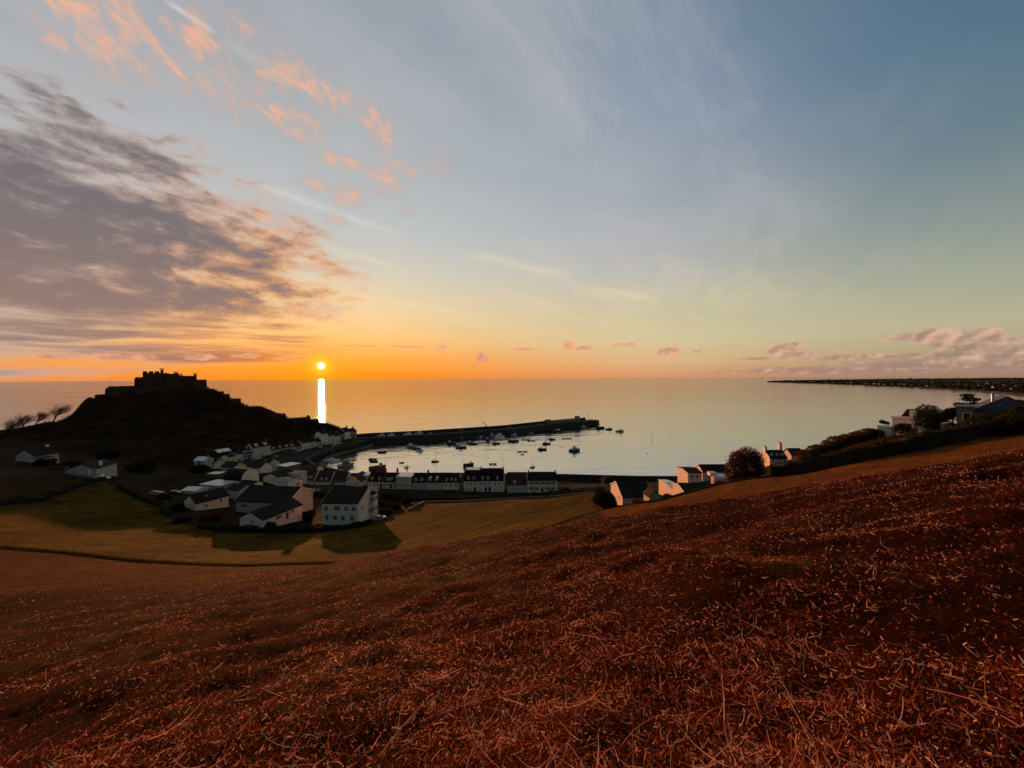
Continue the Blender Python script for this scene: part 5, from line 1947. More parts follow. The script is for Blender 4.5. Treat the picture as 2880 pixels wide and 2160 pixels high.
def barn(label, base, w, d, h, rise, rz):
    r = thing('barn', label, 'barn', base, rz)
    arc = [(d / 2 + d / 2 * math.cos(PI * k / 12) * (1 - 0.06 * math.sin(PI * k / 12)), h + rise * math.sin(PI * k / 12) ** 0.8) for k in range(13)]
    m = MB()
    m.prism([(0, -2.5), (d, -2.5)] + arc, -w / 2, w / 2, 'x')
    m.build('wall', 'white_render', r)
    m = MB()
    for (a, b) in zip(arc[:-1], arc[1:]):
        m.prism([(a[0], a[1] + 0.02), (b[0], b[1] + 0.02), (b[0], b[1] + 0.22), (a[0], a[1] + 0.22)], -w / 2 - 0.1, w / 2 - 0.25, 'x')
    m.build('roof', 'slate', r)
    place_window(r, (w / 2, d * 0.30, 0.6), PI / 2, 0.9, 0.9)
    m = MB()
    m.box((w / 2 + 0.03, d * 0.62, 1.2), (0.08, 2.4, 2.4))
    m.build('door', 'white_paint', r)


barn('white barn with a tall rounded gable behind the village', V(655, 1376, 163), 9.6, 8.2, 3.6, 4.2, R(-14))
house('outbuilding', 'long low outbuilding with a pale flat roof left of the barn', V(592, 1383, 158), 10.4, 7, 2.7, 0, R(-14), 'grey_render', 'pale_roofing', flat=True, foot=3, cat='shed', wins=[('front', -2.2, 1.0, 1.2, 0.9)])
house('outbuilding', 'white lean-to below the rounded gable of the barn', V(690, 1381, 159), 7.4, 5, 2.6, 1.0, R(-14), 'white_render', 'slate', foot=3, cat='shed', wins=[('front', 1.2, 1.0, 0.6, 0.6)])
house('village_house', 'house with a wide low white gable behind the large house', V(762, 1354, 186), 10.2, 10, 1.9, 1.9, R(-20), 'white_render', 'slate', 'y', foot=3, wins=[('front', 0.9, 0.9, 0.9, 1.0), ('front', 2.6, 0.9, 0.8, 0.9)])
house('outbuilding', 'blank walled white shed right of the low white gable', V(792, 1375, 171), 7.6, 6, 3.2, 0.9, R(-18), 'white_render', 'lead_grey', foot=3, cat='shed')
house('village_house', 'small house with a flat porch roof above the white shed', V(822, 1350, 190), 7.0, 6, 3.0, 0, R(-10), 'cream_render', 'lead_grey', flat=True, foot=3, wins=[('front', -2.0, 1.0, 1.0, 1.2), ('front', 1.6, 1.0, 1.0, 1.2)], doors=[('front', -0.2, 0.9, 2.0, 'dark_paint')])
house('boat_store', 'boat store with a bright pale flat roof by the inner quay', V(792, 1324, 214), 7.6, 8.5, 2.6, 0, R(-25), 'granite', 'pale_roofing', flat=True, foot=3, cat='shed')
house('outbuilding', 'lone shed with a bright pale roof under the castle hill', V(599, 1346, 188), 5.4, 4, 2.2, 0, R(-5), 'timber', 'pale_roofing', flat=True, foot=3, cat='shed')
house('outbuilding', 'long pale roofed shed among the bushes left of the cottage', V(532, 1392, 150), 6.6, 5, 1.6, 0.7, R(-10), 'cream_render', 'pale_roofing', foot=2, cat='shed')
house('garage', 'dark roofed garage between the cottage and the large house', V(655, 1395, 148), 6.0, 6, 2.3, 1.2, R(-14), 'grey_render', 'slate', foot=3, cat='garage')
for (lab, x, y, D, w, d, h, rs, a, wl_, rf) in [
        ('small slate roofed house at the left foot of the quay terrace', 588, 1318, 232, 8, 7, 3.0, 2.4, -20, 'cream_render', 'slate'), ('cream house with a dark roof behind the barn', 640, 1332, 208, 9, 7, 3.2, 2.2, -15, 'cream_render', 'slate'),
        ('dark roofed house between the barn and the boat store', 716, 1334, 204, 8, 7, 3.2, 2.2, -18, 'white_render', 'slate'), ('low pale roofed cottage on the lane below the quay', 560, 1308, 226, 7, 6, 2.6, 1.6, -8, 'grey_render', 'pale_roofing'),
        ('white house behind the left end of the coast terrace', 868, 1338, 212, 8, 7, 3.0, 2.0, -10, 'white_render', 'red_tile'), ('dark roofed house by the inner quay corner', 742, 1318, 222, 8, 7, 3.0, 2.2, -25, 'cream_render', 'slate')]:
    q = V(x, y, D)
    house('village_house', lab, (q.x, q.y, max(q.z, ground_z(q.x, q.y) - 0.2)), w, d, h, rs, R(a), wl_, rf, foot=3, wins=[('front', -w * 0.27, 1.0, 1.0, 1.2), ('front', w * 0.27, 1.0, 1.0, 1.2)], doors=[('front', 0, 0.9, 2.0, 'dark_paint')], chim=[(w / 2 - 0.6, d / 2, h + rs * 0.7, 0.6, 0.9, 1.6, 'red_brick')])
# left-hand houses under the castle
house('farmhouse', 'pale gabled house far left below the bare trees', V(70, 1299, 180), 10.6, 9, 2.7, 2.9, R(-8), 'grey_render', 'slate', 'y', foot=3, chim=[(0, 8.0, 5.0, 0.7, 0.9, 1.6, 'white_render')])
house('outbuilding', 'small low lean-to beside the far left white gable', V(107, 1300, 178), 4.6, 4, 1.8, 0, R(-8), 'cream_render', 'slate', flat=True, foot=2, cat='shed')
house('bungalow', 'pale bungalow with two dark windows on the left beside a tall mast', V(228, 1337, 150), 9.4, 11, 2.3, 1.9, R(14), 'grey_render', 'slate', 'y', foot=3, wins=[('front', -2.3, 0.7, 1.0, 1.2), ('front', 0.5, 1.1, 0.9, 0.8)], chim=[(3.6, 4.0, 2.6, 0.8, 0.8, 1.9, 'white_render')],
      doors=[('front', 2.6, 0.9, 2.0, 'white_paint')])
house('outbuilding', 'brown shed with a tilted roof left of the white bungalow', V(157, 1337, 150), 4.4, 4, 2.4, 0.9, R(25), 'timber', 'slate', foot=2, cat='shed')
pole('tall thin mast beside the white bungalow on the left', V(267, 1330, 150), 7.4, False, 'radio_mast', 'mast', 'timber', 0.10)
pole('telegraph pole above the rounded gable of the barn', V(681, 1328, 178), 4.6)
pole('telegraph pole beside the small flat porched house', V(843, 1352, 184), 5.6)
for (lab, x, y, D, a) in [('silver car parked at the left bungalow', 288, 1342, 149, 0.4), ('dark car parked behind the silver one at the left bungalow', 270, 1338, 151, 0.5), ('pale car among the bushes left of the cottage', 440, 1398, 143, 0.3),
                          ('pale car on the track behind the cottage', 492, 1390, 148, 0.2), ('white car beside the bay of the two storey house', 1068, 1447, 125, 0.6), ('white car on the lane behind the two storey house', 1008, 1377, 165, 0.1),
                          ('pale car beside the blank white shed', 818, 1378, 168, 0.2), ('white car nearest the boat store', 820, 1318, 218, 0.5), ('white car second from the boat store', 830, 1312, 222, 0.5), ('pale car third from the boat store', 812, 1306, 226, 0.4)]:
    q = V(x, y, D)
    car(lab, (q.x, q.y, ground_z(q.x, q.y)), a, 'cars in the village')

# ------------------------------------------------------------------ houses on the right
def lit_house(name, label, xf, xb, x1, D, yb, ye, yr, wall, roof, **kw):
    """its left gable runs from photo column xb (back) to xf (front); the front goes on to x1"""
    f = at(xf, yb, D)
    k = (xb - 1440) / FPX
    dback = f.x / k if k else D + 8
    d = max(5.0, min(15.0, dback - D))
    w = (x1 - xf) * D / FPX
    h = (yb - ye) * D / FPX
    rise = max(0.8, at(xf, yr, D + d / 2).z - f.z - h)
    return house(name, label, f + Vector((w / 2, 0, 0)), w, d, h, rise, 0.0, wall, roof, **kw)


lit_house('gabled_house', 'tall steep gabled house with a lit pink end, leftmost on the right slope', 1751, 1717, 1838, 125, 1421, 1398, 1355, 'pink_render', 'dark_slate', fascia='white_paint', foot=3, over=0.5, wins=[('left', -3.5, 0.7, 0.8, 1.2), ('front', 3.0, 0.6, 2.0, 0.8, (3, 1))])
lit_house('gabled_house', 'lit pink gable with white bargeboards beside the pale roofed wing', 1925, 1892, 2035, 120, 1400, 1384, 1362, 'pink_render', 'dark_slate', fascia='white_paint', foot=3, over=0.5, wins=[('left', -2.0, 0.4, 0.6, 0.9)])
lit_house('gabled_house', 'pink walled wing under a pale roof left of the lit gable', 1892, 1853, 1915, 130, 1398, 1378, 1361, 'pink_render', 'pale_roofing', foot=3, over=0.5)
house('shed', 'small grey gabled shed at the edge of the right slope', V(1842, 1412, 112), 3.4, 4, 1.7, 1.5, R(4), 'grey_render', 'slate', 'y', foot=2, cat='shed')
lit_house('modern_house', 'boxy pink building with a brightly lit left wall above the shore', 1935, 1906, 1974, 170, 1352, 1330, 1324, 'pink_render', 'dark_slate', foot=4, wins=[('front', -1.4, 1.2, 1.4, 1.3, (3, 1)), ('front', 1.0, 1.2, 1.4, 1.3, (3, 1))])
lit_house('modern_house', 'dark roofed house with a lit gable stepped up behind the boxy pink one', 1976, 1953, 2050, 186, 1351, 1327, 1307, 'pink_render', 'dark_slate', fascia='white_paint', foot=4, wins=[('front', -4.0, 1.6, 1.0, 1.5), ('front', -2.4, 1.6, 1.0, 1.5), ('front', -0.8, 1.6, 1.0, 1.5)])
q = V(2038, 1366, 150)
rt = thing('round_house', 'low white round fronted building lit by the sun beside the big bush', 'building', q)
m = MB()
m.lathe([(3.2, -3), (3.2, 2.9), (3.35, 3.0), (3.35, 3.2), (0.1, 3.3)], 20, 0, (0, 3.2))
m.build('wall', 'pink_render', rt)
for k in range(3):
    a = R(200 + 25 * k)
    place_window(rt, (3.2 * math.cos(a), 3.2 + 3.2 * math.sin(a), 0.8), a + PI / 2, 0.8, 1.1)
m = MB()
m.box((-2.4, 5.0, 3.5), (2.6, 2.6, 1.4))
m.build('roof_room', 'white_render', rt)
lit_house('cottage', 'white cottage with three little dormers between two chimneys', 2165, 2143, 2214, 138, 1305, 1288, 1267, 'white_render', 'dark_slate', foot=4, wins=[('front', -2.0, 0.7, 0.8, 1.0), ('front', 0.2, 0.7, 0.8, 1.0), ('front', 2.2, 0.7, 0.8, 1.0)],
          dorm=[(-1.9, 2.75, 1.0, 0.9), (0.0, 2.75, 1.0, 0.9), (1.9, 2.75, 1.0, 0.9)], chim=[(-3.0, 2.8, 3.4, 0.7, 1.2, 2.2, 'white_render'), (2.6, 3.2, 3.4, 0.9, 1.3, 3.6, 'white_render')], gover=0.05)
lit_house('cottage', 'dark roofed house mostly hidden behind the dormered cottage', 2226, 2212, 2262, 150, 1298, 1280, 1262, 'cream_render', 'dark_slate', foot=4)
# the shelter on the front
q = V(1710, 1364, 199)
sh = thing('seafront_shelter', 'seafront shelter with a hipped tent like roof', 'shelter', q)
m = MB()
m.lathe([(3.3, -2), (3.3, 2.3), (0.1, 2.3)], 8)
m.build('wall', 'granite', sh)
m = MB()
m.lathe([(4.0, 2.2), (3.9, 2.45), (1.6, 4.6), (0.1, 4.7)], 8)
m.build('roof', 'slate', sh)
# modern pink house on the terrace
q = V(2549, 1226, 86)
house('modern_house', 'pink modern house with a flat white eaves line beside the hedge', q + Vector((0, 0, 0.3)), 5.0, 7, 3.7, 0, R(-68), 'pink_render', 'white_paint', flat=True, foot=4, over=0.35, thick=0.16,
      wins=[('front', 0.5, 1.3, 0.95, 1.3, (1, 1)), ('front', 1.45, 1.3, 0.6, 1.3, (1, 1))])
mh = [o for o in bpy.data.objects if o.name.startswith('modern_house') and o.parent is None][-1]
m = MB()
m.add([(-1.6, 1.6, 3.9), (2.4, 1.6, 3.9), (2.4, 6.0, 3.9), (-1.6, 6.0, 3.9), (-0.9, 2.2, 5.5), (1.8, 2.2, 5.5), (1.8, 5.4, 5.5), (-0.9, 5.4, 5.5)], [(4, 5, 6, 7), (0, 1, 5, 4), (1, 2, 6, 5), (2, 3, 7, 6), (3, 0, 4, 7)])
m.build('upper_roof', 'slate', mh)
m = MB()
m.box((0.55, 1.4, 4.65), (0.95, 0.8, 1.5))
m.build('chimney', 'pink_render', mh)
q = V(2487, 1231, 84)
tw_ = thing('terrace_wall', 'square pink retaining wall of a terrace left of the modern house', 'wall', q, R(-62))
m = MB()
m.box((0, 1.3, 0.2), (2.3, 2.6, 4.4))
m.build('masonry', 'pink_render', tw_)
m = MB()
m.box((0, 1.3, 2.46), (2.5, 2.8, 0.12))
m.build('coping', 'white_paint', tw_)
tree('shrub', 'small dark round bush standing on the pink terrace', 'shrub', q + Vector((0.9, 0.8, 2.5)), auto_blobs(1.7, 1.7, 1.4, 0, 6, 5), 700, 0.11, 'evergreen_leaf', (0.4, 0.06), None, 5)
# slate hung house at the right edge
q = V(2832, 1209, 67)
g = house('slate_house', 'slate gabled house with a steel flue at the right edge', q, 7.8, 10, 3.1, 2.5, R(-48), 'timber', 'blue_slate', 'y', foot=4, over=0.3, gover=0.15)
m = MB()
m.prism([(-3.75, 3.05), (3.75, 3.05), (0, 5.45)], -0.10, -0.02, 'y')
m.build('gable_cladding', 'blue_slate', g)
m = MB()
m.tube((-1.5, 2.0, 4.0), (-1.5, 2.0, 6.0), 0.17, 0.17, 12)
m.lathe([(0.24, 6.0), (0.24, 6.25), (0.08, 6.35)], 12, 0, (-1.5, 2.0))
m.build('flue', 'steel', g)
q = V(2714, 1208, 67)
t2 = house('glazed_wing', 'flat roofed glazed wing left of the slate gabled house', q, 1.9, 4.5, 3.9, 0, R(-52), 'granite', 'lead_grey', flat=True, foot=4, over=0.3, cat='building', wins=[('front', 0.2, 0.3, 1.0, 2.7, (1, 1))])
m = MB()
m.box((-0.3, -0.95, 0.0), (2.6, 1.7, 0.5))
m.box((-0.3, -1.75, -0.6), (2.7, 0.2, 2.4))
m.build('terrace', 'concrete', t2)
# garden steps and walls
for (lab, x, y, D, w, a) in [('low pale garden wall running down from the pink modern house', 2560, 1226, 80, 4.5, 0.35), ('short pale garden wall below the glazed wing', 2660, 1222, 74, 4.0, 0.5)]:
    q = V(x, y, D)
    gw = thing('garden_wall', lab, 'wall', (q.x, q.y, ground_z(q.x, q.y)), a)
    m = MB()
    m.box((0, 0, 0.2), (w, 0.3, 1.8))
    m.build('masonry', 'concrete', gw)
    m = MB()
    m.box((0, 0, 1.16), (w + 0.1, 0.42, 0.12))
    m.build('coping', 'cream_render', gw)

# ------------------------------------------------------------------ trees, hedges and shrubs
def gpt(x, y, D, dz=0.0):
    p = at(x, y, D)
    return Vector((p.x, p.y, ground_z(p.x, p.y) + dz))


for (lab, x, y, D, H, sd_) in [('bare windswept tree standing apart nearest the castle', 147, 1193, 352, 23, 2), ('bare windswept tree, rightmost of the three at the left edge', 96, 1206, 332, 19, 4),
                               ('bare windswept tree in the middle of the three at the left edge', 62, 1216, 322, 19, 6), ('bare windswept tree furthest left, cut by the edge of the picture', 14, 1229, 304, 20, 9)]:
    p = at(x, y, D)
    bare_tree(lab, (p.x, p.y, ground_z(p.x, p.y)), H, 1.15, sd_, 'bare trees on the ridge')

p = gpt(2096, 1366, 110)
tree('round_tree', 'big round russet bush beside the cottages on the right', 'tree', p, [(0, 0, 5.6, 4.6, 4.6, 5.0), (-2.6, 0, 4.2, 3.2, 3.4, 3.6), (2.8, 0.5, 4.4, 3.2, 3.4, 3.8), (0.5, -0.5, 9.0, 3.0, 3.0, 2.4), (-2.2, 0, 7.6, 2.4, 2.6, 2.4), (2.6, 0, 7.6, 2.6, 2.6, 2.4), (0, -1, 2.4, 4.4, 4.0, 2.4)],
     16000, 0.22, 'russet_leaf', (3.0, 0.32), None, 21, shell=0.5)
for (i, (lab, x, y, D, w, h, leaf)) in enumerate([
        ('low dark bush on the skyline left of the pink terrace', 2425, 1246, 86, 3.4, 2.0, 'evergreen_leaf'), ('wide dark bush under the pink terrace wall', 2462, 1246, 84, 3.4, 2.2, 'evergreen_leaf'), ('dark bush beside the steps of the pink house', 2535, 1240, 80, 4.0, 2.6, 'evergreen_leaf'),
        ('tall dark evergreen mass right of the pink modern house', 2640, 1222, 80, 8.0, 4.2, 'evergreen_leaf'), ('dark rounded tree top behind the pink modern house', 2612, 1212, 96, 9.0, 6.2, 'evergreen_leaf'),
        ('dark tree between the pink house and the glazed wing', 2680, 1200, 92, 4.0, 4.6, 'evergreen_leaf'), ('black bush against the brick wall of the slate house', 2808, 1212, 62, 4.6, 2.8, 'evergreen_leaf'),
        ('dark bush at the right edge in front of the slate house', 2872, 1200, 60, 5.0, 3.2, 'evergreen_leaf'), ('brown bush below the white round building', 2030, 1380, 112, 4.0, 2.6, 'russet_leaf'),
        ('dark bush between the grey shed and the pink gable', 1880, 1404, 114, 3.4, 2.6, 'evergreen_leaf'), ('scrubby tree in front of the steep gabled house roof', 1800, 1412, 116, 6.0, 3.0, 'russet_leaf'),
        ('black clump at the right hand end of the green field', 1706, 1446, 100, 6.4, 5.6, 'evergreen_leaf'), ('dark shrubs left of the black clump', 1690, 1412, 132, 5.0, 4.0, 'evergreen_leaf'),
        ('dark bush right of the shuttered white house', 1588, 1386, 168, 5.0, 3.4, 'evergreen_leaf'), ('rounded bush hiding the corner of the shuttered house', 1553, 1388, 166, 3.6, 2.2, 'evergreen_leaf'),
        ('dark garden trees between the two storey house and the terrace', 1100, 1398, 158, 9.0, 4.0, 'evergreen_leaf'), ('dark shrubs above the corner of the green field', 1150, 1412, 150, 6.0, 2.6, 'evergreen_leaf'),
        ('dark garden bush just right of the two storey house', 1082, 1446, 132, 5.0, 2.4, 'evergreen_leaf'), ('dark garden bush in the corner above the white car', 1108, 1428, 141, 6.0, 2.4, 'evergreen_leaf'), ('dark garden bush behind the bay of the two storey house', 1066, 1424, 146, 6.0, 2.8, 'evergreen_leaf'),
        ('dark bush beside the peach gable', 868, 1450, 122, 3.6, 3.4, 'evergreen_leaf'), ('dark bush against the wall of the low bungalow', 760, 1484, 110, 3.0, 2.2, 'evergreen_leaf'),
        ('brown shrubs below the large house', 600, 1466, 118, 7.0, 2.6, 'russet_leaf'), ('scrub at the left corner of the village gardens', 520, 1470, 114, 6.0, 2.0, 'russet_leaf'),
        ('dark bushes in front of the small white cottage', 505, 1440, 126, 5.0, 2.4, 'evergreen_leaf'), ('bush left of the pale car behind the cottage', 462, 1405, 138, 4.6, 2.8, 'russet_leaf'),
        ('dark trees on the lane below the castle hill', 400, 1335, 190, 12.0, 6.0, 'evergreen_leaf'), ('dark trees behind the lone pale roofed shed', 560, 1335, 205, 10.0, 5.0, 'evergreen_leaf'),
        ('dark trees behind the left bungalow', 205, 1310, 172, 9.0, 4.5, 'evergreen_leaf'), ('dark bushes beside the far left white gable', 130, 1300, 176, 8.0, 3.6, 'evergreen_leaf'), ('black tree mass at the foot of the castle hill', 300, 1295, 225, 14, 8, 'evergreen_leaf')]):
    p = gpt(x, y, D)
    bl = auto_blobs(w, w * 0.8, h, 0, 8, 40 + i)
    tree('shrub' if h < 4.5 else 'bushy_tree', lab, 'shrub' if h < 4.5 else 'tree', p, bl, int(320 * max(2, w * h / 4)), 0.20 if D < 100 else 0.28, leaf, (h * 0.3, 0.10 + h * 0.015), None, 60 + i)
# layered pines on the skyline at the right
for (i, (lab, x, y, D, w, h)) in enumerate([('flat topped pine on the skyline above the glazed wing', 2722, 1190, 95, 6.2, 7.2), ('smaller pine on the skyline left of the steel flue', 2770, 1185, 98, 4.4, 5.6), ('pine at the right edge behind the slate house', 2868, 1180, 95, 4.6, 6.2)]):
    p = gpt(x, y, D)
    bl = [(-w * 0.28, 0, h * 0.62, w * 0.24, w * 0.22, h * 0.07), (w * 0.1, 0, h * 0.80, w * 0.30, w * 0.26, h * 0.08), (w * 0.3, 0.3, h * 0.64, w * 0.22, w * 0.2, h * 0.07), (-w * 0.05, 0, h * 0.93, w * 0.22, w * 0.2, h * 0.07), (-w * 0.36, 0, h * 0.44, w * 0.18, w * 0.2, h * 0.06), (w * 0.36, 0, h * 0.48, w * 0.18, w * 0.2, h * 0.06)]
    tree('pine_tree', lab, 'tree', p, bl, 2600, 0.16, 'evergreen_leaf', (h * 0.42, 0.16), 'pines on the skyline', 90 + i, shell=0.3)

H_ = lambda *q: [tuple(gpt(*t)) for t in q]
hedge('long shaggy hedge climbing the right slope behind the brown field', H_((2165, 1345, 80), (2260, 1330, 77), (2340, 1316, 73), (2420, 1302, 70.5), (2510, 1282, 69), (2590, 1265, 68), (2660, 1252, 66), (2740, 1240, 64), (2880, 1218, 62), (3050, 1190, 60)), 2.0, 2.9, 'hedge_leaf', 330, 0.15, 5, h_var=0.3)
hedge('russet thicket running up behind the long hedge from the dormered cottage', H_((2240, 1314, 90), (2290, 1300, 90), (2350, 1282, 90), (2410, 1264, 89), (2480, 1246, 88)), 3.6, 2.2, 'russet_leaf', 480, 0.16, 19, 'thicket', 0.28)
hedge('dark field hedge along the coast road in front of the terrace', H_((1140, 1404, 158), (1240, 1398, 159), (1340, 1398, 159), (1440, 1397, 159), (1540, 1394, 159), (1640, 1386, 160), (1700, 1382, 160)), 1.4, 1.7, 'evergreen_leaf', 90, 0.20, 7)
hedge('dark hedge on the lane behind the two storey house', H_((850, 1380, 168), (930, 1382, 168), (1010, 1384, 168), (1090, 1390, 166)), 1.2, 1.5, 'evergreen_leaf', 80, 0.20, 9)
hedge('dark garden hedge along the village side of the green field', H_((560, 1488, 108), (640, 1496, 106), (740, 1498, 107), (840, 1498, 109), (920, 1494, 111), (1000, 1482, 115), (1040, 1474, 119)), 1.4, 1.5, 'evergreen_leaf', 120, 0.18, 11)
hedge('dark hedge between the left field and the castle slope', H_((-120, 1440, 103), (0, 1424, 108), (120, 1400, 118), (220, 1372, 136), (290, 1354, 148), (330, 1340, 160)), 1.6, 1.4, 'evergreen_leaf', 100, 0.18, 13)
hedge('low hedge behind the field corner on the left', H_((330, 1372, 144), (400, 1402, 134), (455, 1428, 127), (470, 1452, 119)), 1.2, 1.1, 'hedge_leaf', 90, 0.18, 15)
hedge('scrubby bank under the houses on the right slope', H_((1735, 1428, 90), (1850, 1409, 87), (1950, 1385, 86), (2060, 1358, 86), (2165, 1345, 80)), 1.0, 0.45, 'hedge_leaf', 160, 0.12, 17)


def wall_run(name, label, pts, t, h, mat='granite', cap='granite'):
    r = thing(name, label, 'wall', (0, 0, 0))
    m, c = MB(), MB()
    for a, b in zip(pts[:-1], pts[1:]):
        a, b = Vector(a), Vector(b)
        d = b - a
        n = Vector((-d.y, d.x, 0)).normalized() * t / 2
        for (mm, z0, z1, k) in ((m, -0.8, h, 1.0), (c, h + 0.003, h + 0.13, 1.25)):
            vs = [a - n * k + Vector((0, 0, z0)), b - n * k + Vector((0, 0, z0)), b + n * k + Vector((0, 0, z0)), a + n * k + Vector((0, 0, z0)),
                  a - n * k + Vector((0, 0, z1)), b - n * k + Vector((0, 0, z1)), b + n * k + Vector((0, 0, z1)), a + n * k + Vector((0, 0, z1))]
            mm.add(vs, [(3, 2, 1, 0), (4, 5, 6, 7), (0, 1, 5, 4), (1, 2, 6, 5), (2, 3, 7, 6), (3, 0, 4, 7)])
    m.build('masonry', mat, r)
    c.build('coping', cap, r)


wall_run('field_wall', 'short stone wall at the upper left corner of the green field', H_((1148, 1436, 137), (1170, 1424, 143), (1192, 1410, 150)), 0.5, 0.55, 'granite', 'granite')
wall_run('roadside_wall', 'long low pale topped wall behind the green field', H_((1192, 1410, 151), (1300, 1407, 153), (1440, 1402, 154), (1560, 1394, 154), (1675, 1382, 154)), 0.4, 0.5, 'granite', 'granite')
wall_run('garden_wall', 'pale topped wall along the lane by the boat store', H_((800, 1352, 184), (850, 1356, 181), (900, 1360, 180)), 0.4, 1.0, 'granite', 'cream_render')
wall_run('lane_wall', 'curving low wall on the left under the white bungalow', H_((180, 1346, 147), (240, 1352, 146), (300, 1350, 150), (330, 1336, 160), (320, 1322, 172)), 0.5, 0.7, 'granite', 'granite')


# ------------------------------------------------------------------ scrub, dead bracken and grass (beyond counting)
def scrub_on_hill():
    rng = np.random.default_rng(5)
    n = 26000
    X = rng.uniform(-470, -150, n)
    Y = rng.uniform(245, 420, n)
    Z = ground0(X, Y) + relief(X, Y)
    k = (Z > 8) & (vnoise(X, Y, 14, 30) > -0.15) & ~inside(QUAY, X, Y) & ((X - QA.x) * QDIR.y - (Y - QA.y) * QDIR.x < -11)
    X, Y, Z = X[k], Y[k], Z[k]
    P = np.stack([X, Y, Z + rng.random(len(X)) * 1.3], 1)
    V_, F_ = cards(P, 0.35 + 0.45 * rng.random(len(P)), rng)
    link('hill_scrub', np_mesh('hill_scrub', V_, F_, 'far_leaf', np.repeat(rng.random(len(P)), 4)), None, kind='stuff', label='dark scrub covering the castle hill')


scrub_on_hill()


def ribbons(X, Y, Z, ang, pitch, L, w, curl, seg, rng):
    """thin bent strips lying on or standing out of the ground"""
    n = len(X)
    d = np.stack([np.cos(ang) * np.cos(pitch), np.sin(ang) * np.cos(pitch), np.sin(pitch)], 1)
    s = np.stack([-np.sin(ang), np.cos(ang), np.zeros(n)], 1)
    roll = rng.random(n) * PI
    up = np.cross(d, s)
    wv = s * np.cos(roll)[:, None] + up * np.sin(roll)[:, None]
    V_ = []
    for i in range(seg + 1):
        t = i / seg
        off = curl * (t - 0.5) ** 2 * 4
        p = np.stack([X, Y, Z], 1) + d * (L * (t - 0.15))[:, None] + s * (off * L)[:, None] + up * (np.abs(off) * 0.3 * L)[:, None]
        ww = (w * (1 - 0.55 * t))[:, None] * wv
        V_ += [p - ww, p + ww]
    V_ = np.stack(V_, 1).reshape(-1, 3)
    k = 2 * (seg + 1)
    b = (np.arange(n) * k)[:, None]
    F_ = np.concatenate([b + np.array([2 * i, 2 * i + 1, 2 * i + 3, 2 * i + 2]) for i in range(seg)], 0)
    return V_, F_, k


def slope_mask(X, Y):
    return ~inside(MEADOW, X, Y) & ~inside(STRIP_L, X, Y) & ~inside(STRIP_R, X, Y) & ((Y < 70) | (np.hypot(X, Y) < 66)) & (Y < 60 + np.maximum(X, 0) * 0.6)


